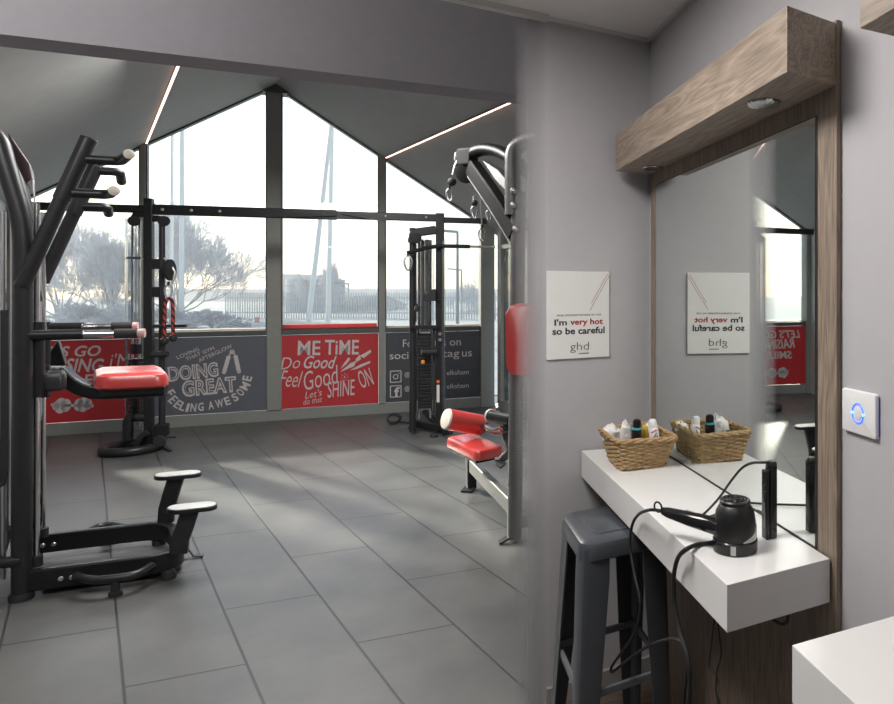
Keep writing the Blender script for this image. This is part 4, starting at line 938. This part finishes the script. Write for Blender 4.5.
# small bright things by the sill
p = W(257, 326, 40); mb = MB().cbox(V(p.x, p.y, W(257, 322, 40).z), V(.25, 0, 0), V(0, .06, 0), Z * .55)
sg = thing('roadside_sign', 'small bright red sign seen low by the central column', 'sign', V(p.x, p.y, -.3)); mb.build('sign_face', mat('red_sign', (.7, .12, .1), .5), sg, smooth=False); MB().tube([V(p.x, p.y + .1, -.3), V(p.x, p.y + .1, W(257, 322, 40).z)], .03, 8).build('post', M_steel, sg)
# winter haze
def haze():
    m = bpy.data.materials.new('winter_haze'); m.use_nodes = True; nt = m.node_tree; nt.nodes.clear()
    o = nt.nodes.new('ShaderNodeOutputMaterial'); v = nt.nodes.new('ShaderNodeVolumeScatter'); v.inputs['Density'].default_value = .0075; v.inputs['Anisotropy'].default_value = .3
    v.inputs['Color'].default_value = (.93, .95, 1, 1); nt.links.new(v.outputs[0], o.inputs['Volume']); return m
hz = MB().box(V(-150, 14, -.4), V(200, 0, 0), V(0, 140, 0), Z * 16).build('haze', haze(), smooth=False); hz['kind'] = 'stuff'
tag(hz, 'pale winter haze lying over the ground outside the windows', 'haze', kind='stuff')

# ------------------------------------------------------------------ salon: mirror station
zs = H - .611                                       # top of the white shelf
m0 = V(0, 2.713, 0)
def my(Y, z=0.0, off=0.0): return V(.355 * (2.713 - Y), Y, z) + SN * off        # on the mirror face at depth Y
M_wv = wood('taupe_oak_upright', (.30, .235, .18), (.13, .098, .075), Z, SA, .5)
M_wh = wood('taupe_oak_level', (.36, .285, .225), (.16, .122, .095), SA, Z, .5)
M_mirror = mat('mirror_silver', (.80, .84, .82), .015, 1.0, noise=.003)
def station(name, label, y_far, y_near, fr, L, spots, shelf=True):
    st = thing(name, label, 'mirror', my((y_far + y_near) / 2))
    a, b = my(y_far, 0, -.004), my(y_near, 0, -.004)
    MB().box(V(a.x, a.y, .004), b - a, -SN * .012, Z * (H + .61)).build('back_panel', M_wv, st, smooth=False, bevel=.0015)
    q = [b + SA * .002, V(fr[0], fr[1], 0), V(fr[0], fr[1], 0) + SA * L]
    q.append(my(q[2].y + .07, 0, -.004))
    can = MB().slab([p_ + Z * (H + .465) for p_ in q], Z * .142).build('light_canopy', M_wh, st, smooth=False, bevel=.002)
    for px, py in spots:
        c = FL(px, py, H + .465)
        MB().lathe(c - Z * .006, [(.024, .0), (.040, .0), (.042, .004), (.040, .007), (.024, .007)], Z, 28).build('downlight', M_chrome, can)
        MB().lathe(c - Z * .004, [(.026, 0), (.026, .004)], Z, 24).build('lens', mat('lamp_lens', (.10, .105, .11), .3), can)
    return st
st = station('mirror_station', 'tall taupe wood mirror station with lamp canopy beside the white corner sign', 2.715, 1.536, (.291, 1.444), 1.27, ((764, 102.5), (653, 167.5)))
a, b = my(2.645), my(1.612)
MB().box(V(a.x, a.y, zs + .002), b - a, -SN * .0035, Z * (H + .41 - zs)).build('mirror', M_mirror, st, smooth=False)
a2, b2 = my(2.647, 0, -.002), my(1.607, 0, -.002)
MB().box(V(a2.x, a2.y, zs + .0005), b2 - a2, -SN * .0018, Z * (H + .415 - zs)).build('mirror_edge', mat('mirror_edge_black', (.02, .022, .022), .3), st, smooth=False)
MB().box(my(2.687, zs + .0004, .0005), my(1.607, 0) - my(2.687, 0), SN * .0015, Z * .004).build('seal_strip', M_cord, st, smooth=False)
def shelf(label, q):
    o = MB().slab([V(x, y, zs - .1) for x, y in q], Z * .1).build('floating_shelf', M_white, smooth=False, bevel=.0015); tag(o, label, 'shelf', 'white wall shelves'); return o
br = my(1.553, 0, .001); bl_ = my(2.69, 0, .001)
shelf('thick white shelf below the tall mirror, holding baskets and hair tools', [(-.262, 2.603), (.16, 1.413), (br.x, br.y), (bl_.x, bl_.y)])
st2 = station('mirror_station', 'wood mirror station at the picture edge with only its canopy corner showing', 1.225, .1, (.775, .07), 1.205, ())
b_ = V(.245, 1.174, 0); e_ = my(1.30, 0, .001); n_ = my(.2, 0, .001)
shelf('thick white shelf in the near corner, empty on top', [(b_.x, b_.y), (b_.x + SA.x * -1.1, b_.y - SA.y * 1.1), (n_.x, n_.y), (e_.x, e_.y)])

# sign on the sign wall
s0, s1 = PL(546, 300, corner, SB), PL(608.5, 300, corner, SB); zt_, zb_ = H + .075, H - .257
sg = thing('warning_sign', 'white warning sign on the grey wall with black and red lettering', 'sign', V((s0.x + s1.x) / 2, (s0.y + s1.y) / 2, zb_))
M_sign = mat('white_sign_board', (.70, .69, .68), .45, noise=.01)
s0.z = s1.z = 0; xx = s1 - s0
MB().box(s0 + Z * zb_ + SW * .0015, xx, SW * .006, Z * (zt_ - zb_)).build('sign_board', M_sign, sg, smooth=False, bevel=.001)
B = Board(s0 + Z * zt_ + SW * .0076, s1 + Z * zt_ + SW * .0076, s0 + Z * zb_ + SW * .0076, SW * .0006)
M_ik, M_ir = mat('black_ink', (.03, .032, .036), .5), mat('red_ink', (.36, .02, .02), .5)
def st_text(s, u0, u1, v0, v1, m, bold=0, **k): t = MB(); B.text(t, s, u0, u1, v0, v1, bold=bold, **k); t.build('lettering', m, sg, smooth=False)
st_text('GHD STRAIGHTENERS IN USE', .15, .86, .492, .512, mat('grey_ink', (.10, .10, .11), .5), .012)
st_text("I'm", .115, .31, .545, .618, M_ik, .028); st_text('very hot', .36, .89, .545, .635, M_ir, .028)
st_text('so be careful', .085, .92, .642, .722, M_ik, .028)
st_text('ghd', .36, .66, .815, .935, mat('grey_ink', (.16, .16, .17), .5), -.006)
t = MB(); B.line(t, (.50, .945), (.66, .945), .0035); t.build('lettering', mat('grey_ink', (.16, .16, .17), .5), sg, smooth=False)
for p_, q_ in (((.975, .02), (.70, .37)), ((.995, .045), (.675, .455))):
    t = MB(); B.line(t, p_, q_, .0018); t.build('red_line', mat('thin_red_ink', (.35, .12, .11), .5), sg, smooth=False)

# touch switch on the mirror wall
w0, w1 = PL(846, 400, corner, SA), PL(880, 400, corner, SA); z0_, z1_ = PL(846, 429, corner, SA).z, PL(846, 387, corner, SA).z
sv = thing('touch_switch', 'square white touch switch with a glowing blue ring on the wall', 'switch', V((w0.x + w1.x) / 2, (w0.y + w1.y) / 2, z0_))
w0.z = w1.z = 0; wd = w1 - w0
MB().pad((w0 + w1) / 2 + Z * ((z0_ + z1_) / 2) + SN * .006, wd, Z * (z1_ - z0_), SN * .011, .006, 4, .3).build('plate', mat('white_plastic', (.70, .70, .71), .3), sv)
c = (w0 + w1) / 2 + Z * ((z0_ + z1_) / 2 - .002) + SN * .0118; wu = wd.normalized()
MB().tube([c + wu * (math.cos(2 * PI * k / 28) * .019) + Z * (math.sin(2 * PI * k / 28) * .021) for k in range(28)], .0018, 8, closed=True).build('light_ring', mat('blue_glow', (.05, .1, .8), .4, emit=(.03, .09, 1.0), estr=1.6), sv)
for k in (-1, 1): MB().ball(c + wu * (.019 * k), .0034).build('light_dot', mat('pale_blue_glow', (.3, .7, 1), .4, emit=(.1, .55, 1.0), estr=2.0), sv)
MB().lathe(c - SN * .0005, [(.013, 0), (.013, .0012), (.011, .0018)], SN, 24).build('button', mat('pale_button', (.72, .72, .73), .35), sv)
MB().box(w1 + SN * .0005 + Z * (z0_ + .006), wu * .001, SN * .003, Z * (z1_ - z0_ - .012)).build('glow_edge', mat('painted_blue_glow', (.06, .08, .6), .4), sv, smooth=False)  # blue strip paints the glow along the plate edge, emits nothing

# wicker basket and what is in it
M_wick = mat('wicker', (.37, .24, .115), .6, noise=.35, scale=60, bump=.2, bscale=300)
rim = [V(-.110, 2.267, 0), V(.096, 2.329, 0), V(-.004, 2.595, 0), V(-.186, 2.482, 0)]
bas = [V(-.0945, 2.295, 0), V(.059, 2.374, 0), V(-.026, 2.585, 0), V(-.154, 2.478, 0)]
def ring_at(t, rr=.03, n=9, inset=0.0):
    q = [bas[i].lerp(rim[i], t) for i in range(4)]; c = sum(q, V(0, 0, 0)) / 4; q = [c + (p_ - c) * (1 - inset) for p_ in q]; out = []
    for i in range(4):
        a_, b_, c_ = q[i - 1], q[i], q[(i + 1) % 4]; d1 = (a_ - b_).normalized() * rr; d2 = (c_ - b_).normalized() * rr
        for k in range(5): u = k / 4; out.append((b_ + d1) * (1 - u) ** 2 + b_ * 2 * u * (1 - u) + (b_ + d2) * u * u)
        for k in range(1, n): out.append((b_ + d2).lerp(c_ - (c_ - b_).normalized() * rr, k / n))
    return out, c
bk = thing('wicker_basket', 'rectangular wicker basket of toiletries in the shelf corner by the mirror', 'basket', V(-.05, 2.43, zs))
hb = .096; t = MB(); NR = 13
for k in range(NR):
    pts, c = ring_at((k + .5) / NR); z_ = zs + .008 + hb * (k + .5) / NR; m_ = len(pts)
    t.tube([p_ + (p_ - c).normalized() * (.0032 * math.sin(i * PI / 2 + (k % 2) * PI)) + Z * (z_ + .0012 * math.sin(i * 1.7 + k)) for i, p_ in enumerate(pts)], .0052, 6, closed=True)
lo, c0 = ring_at(0); hi, c1 = ring_at(1)
for i in range(0, len(lo), 2): t.tube([lo[i] + Z * (zs + .004), hi[i] + Z * (zs + hb + .008)], .0034, 5)
li, _ = ring_at(0, inset=.03); hi_, _ = ring_at(1, inset=.03)
t.rings([[p_ + Z * (zs + .004) for p_ in li], [p_ + Z * (zs + hb) for p_ in hi_]], cap=False); t.add([p_ + Z * (zs + .004) for p_ in li], [tuple(range(len(li)))])
t.build('basket_body', M_wick, bk)
for nm, tt, zz_, r_ in (('braided_rim', 1.0, zs + hb + .010, .0055), ('braided_foot', 0.0, zs + .008, .005)):
    t = MB(); pts, c = ring_at(tt); m_ = len(pts)
    for ph in (0, 2 * PI / 3, 4 * PI / 3):
        t.tube([p_ + (p_ - c).normalized() * (.0052 * math.cos(i * .9 + ph)) + Z * (zz_ + .0052 * math.sin(i * .9 + ph) + (.004 * math.sin(i * .33) if tt == 0 else 0)) for i, p_ in enumerate(pts)], r_, 6, closed=True)
    t.build(nm, M_wick, bk)
def bottle(name, label, px, ytop, Y, r_, m, band=None, tilt=(0, 0), cap=None, marks=None):
    tp = W(px, ytop, Y); b0 = V(tp.x - tilt[0], tp.y - tilt[1], zs + .012); ax = (tp - b0); L = ax.length; ax.normalize()
    o = thing(name, label, 'bottle', b0, 'toiletries in the wicker basket')
    MB().lathe(b0, [(r_ * .92, 0), (r_, .006), (r_, L * .72), (r_ * .93, L * .76), (r_ * .82, L * .8)], ax, 24).build('bottle_body', m, o)
    MB().lathe(b0 + ax * (L * .8), [(r_ * .84, 0), (r_ * .84, L * .12), (r_ * .66, L * .18), (r_ * .3, L * .2)], ax, 24).build('cap', cap or m, o)
    if band: MB().lathe(b0 + ax * (L * .745), [(r_ * 1.0, 0), (r_ * 1.0, L * .05)], ax, 24).build('band', band, o)
    if marks:
        u, w = frame(ax); v_ = (V(0, 0, H) - b0); v_ = (v_ - ax * v_.dot(ax)).normalized(); s_ = ax.cross(v_)
        for mm, (d0, s0_), (d1, s1_) in marks:
            pts = []
            for k in range(7):
                f = k / 6; d_ = L * (d0 + (d1 - d0) * f); an = s0_ + (s1_ - s0_) * f; pts.append(b0 + ax * d_ + (v_ * math.cos(an) + s_ * math.sin(an)) * r_ * 1.005)
            MB().tube(pts, .002, 5).build('stripe', mm, o)
    return o
M_cy = mat('cyan_band', (.08, .42, .52), .4); M_wb = mat('white_bottle', (.75, .75, .77), .35)
bottle('spray_bottle', 'black bottle with a cyan band standing in the wicker basket', 637, 419, 2.42, .0185, M_gloss, M_cy, (.004, .0))
bottle('spray_can', 'white bottle with red and blue stripes leaning in the wicker basket', 652, 419, 2.435, .0185, M_wb, None, (-.018, .0), None, ((mat('red_stripe', (.6, .07, .08), .4), (.68, -.5), (.74, .6)), (mat('navy_stripe', (.06, .09, .25), .4), (.5, -.4), (.66, .5)), (mat('navy_stripe', (.06, .09, .25), .4), (.44, .0), (.58, .7)), (mat('red_stripe', (.6, .07, .08), .4), (.52, .5), (.46, .9))))
bottle('lotion_bottle', 'yellow bottle wedged between the black and the white bottle', 645, 425, 2.47, .014, mat('yellow_plastic', (.62, .43, .06), .4), None, (0, 0))
def crumple(label, c, R, sc, seed):
    rnd = random.Random(seed); t = MB(); n, sg_ = 12, 18; rs = []
    for i in range(n + 1):
        ph = -PI / 2 + PI * i / n; row = []
        for k in range(sg_):
            th = 2 * PI * k / sg_; f = 1 + .22 * math.sin(3 * th + seed) * math.cos(2 * ph) + rnd.uniform(-.16, .16)
            row.append(c + V(math.cos(ph) * math.cos(th) * sc[0], math.cos(ph) * math.sin(th) * sc[1], math.sin(ph) * sc[2]) * R * f)
        rs.append(row)
    t.rings(rs); return tag(t.build('cloth_bundle', mat('white_cloth', (.70, .69, .68), .8, noise=.05)), label, 'cloth', 'white cloths in the wicker basket')
crumple('crumpled white cloth filling the wall end of the wicker basket', W(611, 436, 2.46), .036, (1, 1, 1), 1)
crumple('pointed white cloth beside the black bottle in the wicker basket', W(625, 433, 2.43), .024, (.8, .9, 1.7), 2)
crumple('white cloth low at the back of the wicker basket near the mirror', W(650, 430, 2.53), .024, (1.1, 1, .9), 3)

# hair dryer standing on its ring
dc = FL(735, 549, zs); hd_ = thing('hair_dryer', 'black hair dryer standing on its nozzle on the white shelf', 'hair dryer', dc)
MB().lathe(dc, [(.0505, .0005), (.053, .002), (.053, .026), (.0505, .029)], Z, 40).build('nozzle_ring', M_gloss, hd_)
MB().lathe(dc + Z * .029, [(.0485, 0), (.0500, .012), (.0490, .04), (.0455, .062), (.038, .076), (.0355, .079), (.0365, .081), (.0365, .087), (.034, .090)], Z, 40).build('barrel', M_matt, hd_)
t = MB()
for r_ in (.012, .020, .027): t.tube([dc + Z * .1195 + V(math.cos(2 * PI * k / 28) * r_, math.sin(2 * PI * k / 28) * r_, 0) for k in range(28)], .0018, 6, closed=True)
t.build('intake_grille', M_gloss, hd_)
def arc_band(r_, a0, a1, z0f, z1f, m, nm):
    rs = []
    for k in range(15):
        f = k / 14; an = a0 + (a1 - a0) * f; d_ = V(math.cos(an), math.sin(an), 0)
        rs.append([dc + d_ * r_ + Z * z0f(f), dc + d_ * (r_ + .0015) + Z * z0f(f), dc + d_ * (r_ + .0015) + Z * z1f(f), dc + d_ * r_ + Z * z1f(f)])
    MB().rings(rs).build(nm, m, hd_)
M_smoke = mat('smoked_chrome', (.34, .33, .31), .18, .9)
arc_band(.0492, math.radians(-75), math.radians(10), lambda f: .030, lambda f: .033 + .030 * f, M_smoke, 'trim_band')
arc_band(.0525, math.radians(-108), math.radians(-95), lambda f: .004, lambda f: .025, M_steel, 'silver_tab')
hz0, hz1, hz2 = FL(716, 526, zs + .055), FL(690, 519, zs + .06), FL(668, 512.5, zs + .064)
MB().tube([dc.lerp(V(hz0.x, hz0.y, dc.z), .5) + Z * .05, hz0, hz1, hz2, hz2 + (hz2 - hz1) * .25], [.021, .021, .0175, .0125, .009], 18).build('handle', M_gloss, hd_)
MB().slab([hz1 + Z * .0165 + (hz1 - hz2) * k for k in (-.1, .3)] + [hz1 + Z * .0185 + (hz1 - hz2) * k for k in (.3, -.1)], V(-.004, .008, 0)).build('rocker_switch', mat('rose_switch', (.22, .12, .10), .3), hd_)
lp = FL(658, 507, zs + .075); dx_ = (hz1 - hz2).normalized()
MB().tube([lp + dx_ * (math.cos(2 * PI * k / 20) * .011) + Z * (math.sin(2 * PI * k / 20) * .012) for k in range(20)], .0025, 8, closed=True).build('hanging_loop', M_cord, hd_)
fo = V(-.262, 2.603, 0) + SN * .02
def fs(px, py): return PL(px, py, fo, SA)
c1 = [hz2 + (hz2 - hz1) * .2, FL(655, 510, zs + .066), FL(647, 510.5, zs + .06), fs(638, 515), fs(632, 526), fs(630, 545), fs(634, 572), fs(639, 595), fs(640, 612), fs(634, 634), fs(622, 652), fs(612, 666), fs(612, 672), fs(624, 663), fs(643, 649), fs(665, 640), fs(680, 641), fs(687, 656), fs(686, 678), fs(684, 700), fs(684, 740)]
MB().tube(smooth_path(c1, 6), .0042, 8).build('cord', M_cord, hd_)
# second cord
cz = zs + .006
c2 = [FL(722, 540, cz), FL(710, 543, cz), FL(698, 544.5, cz), fs(686, 549.5), fs(678, 558), fs(674, 575), fs(674, 600), fs(679, 630), fs(687, 655), fs(690, 680), fs(689, 705), fs(688, 740)]
tag(MB().tube(smooth_path(c2, 6), .0055, 8).build('power_cord', M_cord), 'thick black cord running over the shelf edge from behind the dryer nozzle', 'cord')
# straightener standing on end
sc = FL(769.5, 537.5, zs); sh = thing('hair_straightener', 'slim black hair straightener standing upright on the white shelf by the mirror', 'hair straightener', sc)
hh = W(769, 462, sc.y).z - zs
for k, h_ in ((-1, hh * .90), (1, hh * .96)):
    o_ = sc + SB * (-.0125 if k < 0 else .0055); MB().pad(o_ + Z * (h_ / 2 + .0005), SB * (.0105 if k < 0 else .025), SA * .03, Z * h_, .007, 4, .02).build('arm', M_gloss, sh)
MB().lathe(sc + SB * .006 + Z * (hh * .93), [(.014, 0), (.014, hh * .05), (.010, hh * .08)], Z, 18).build('cord_cap', M_matt, sh)
lc = W(765.5, 488, sc.y - .018)
MB().tube([lc + SB * (math.cos(2 * PI * k / 24) * .0085) + Z * (math.sin(2 * PI * k / 24) * .0095) for k in range(24)], .0006, 5, closed=True).build('round_badge', mat('badge_grey', (.12, .12, .12), .3), sh)
MB().box(W(764, 527, sc.y - .0168), SB * .0015, -SA * .001, Z * .06).build('seam', M_steel, sh, smooth=False)
c3 = [sc + SB * .006 + Z * (hh * .995), W(762, 462.5, 1.665), W(752, 463, 1.675), W(742, 468, 1.69), W(731, 481, 1.72), W(719, 498, 1.76), W(706, 512, 1.80), FL(697, 519, cz), FL(705, 518, cz), FL(720, 513, cz), FL(736, 507, cz), FL(746, 502.5, cz), FL(753, 505, cz), FL(760, 512, cz), FL(764, 516, cz)]
MB().tube(smooth_path(c3, 6), .0032, 8).build('cord', M_cord, sh)
# thin leads hanging under the shelf
fo2 = V(-.262, 2.603, 0) - SN * .1
def fs2(px, py): return PL(px, py, fo2, SA)
dl = thing('hanging_lead', 'thin black twin lead hanging below the white shelf against the wood panel', 'cord', fs2(715, 700))
for pts in (((715, 612), (712, 640), (709, 665), (713, 672), (717, 678), (716, 690), (720, 704), (722, 730)), ((717, 615), (720, 640), (721, 655), (717, 672), (716, 690), (718, 704), (719, 730))):
    MB().tube(smooth_path([fs2(*p_) for p_ in pts], 6), .0022, 6).build('lead', M_cord, dl)
k_ = V(-.262, 2.603, 0) - SN * .2
tag(MB().tube(smooth_path([PL(x, y, k_, SA) for x, y in ((770, 614), (774, 620), (782, 624), (787, 621), (788, 612))], 6), .004, 6).build('cable_hook', M_cord), 'small black cable loop sticking out below the shelf end', 'cable')

# metal stool
zq = H - .73
F_ = V(-.195, 1.947, 0); u_ = SB * .30; v_ = SA * .31
stl = thing('metal_stool', 'dark grey metal bar stool tucked under the white shelf', 'stool', F_ + u_ / 2 + v_ / 2)
M_st = mat('slate_enamel', (.058, .064, .075), .30, .1, noise=.05)
cen_ = F_ + u_ / 2 + v_ / 2
MB().pad(cen_ + Z * (zq - .03), u_, v_, Z * .06, .05, 6, .3).build('seat', M_st, stl)
MB().pad(cen_ + Z * (zq + .0005), u_ * .62, v_ * .62, Z * .004, .03, 5, .4).build('seat_panel', M_st, stl)
ux, vx = u_.normalized(), v_.normalized(); feet = {}
for sx in (-1, 1):
    for sy in (-1, 1):
        top = cen_ + u_ * (.475 * sx) + v_ * (.475 * sy) + Z * (zq - .02); foot = cen_ + u_ * (.62 * sx) + v_ * (.62 * sy)
        if sx == 1: foot -= ux * .035
        rs = []
        for f, wd_ in ((0, .085), (.12, .088), (.5, .072), (1, .045)):
            p_ = top.lerp(V(foot.x, foot.y, .006), f); a_, b_ = -ux * sx, -vx * sy; th = .006; r1_ = .016
            rs.append([p_ + a_ * wd_, p_ + a_ * r1_, p_ + (a_ + b_) * r1_ * .3, p_ + b_ * r1_, p_ + b_ * wd_, p_ + b_ * wd_ + a_ * th, p_ + b_ * (r1_ + th) + a_ * th, p_ + (a_ + b_) * (r1_ * .5 + th), p_ + a_ * (r1_ + th) + b_ * th, p_ + a_ * wd_ + b_ * th])
        lg = MB().rings(rs).build('leg', M_st, stl)
        MB().cbox(V(foot.x, foot.y, .008) - (ux * sx + vx * sy) * .016, ux * .036, vx * .036, Z * .016).build('rubber_foot', M_rubber, lg, smooth=False)
        feet[(sx, sy)] = (top, foot)
def at_(k, z_): tp, ft = feet[k]; f = 1 - z_ / tp.z; p_ = tp.lerp(V(ft.x, ft.y, 0), f); return V(p_.x, p_.y, z_) - (ux * k[0] + vx * k[1]) * .012
for k0_, k1_ in (((-1, -1), (1, -1)), ((-1, -1), (-1, 1)), ((1, -1), (1, 1)), ((-1, 1), (1, 1))):
    MB().bar([at_(k0_, .385), at_(k1_, .385)], .012, .022).build('foot_rail', mat('pale_slate_enamel', (.12, .13, .145), .35, .1), stl, smooth=False)
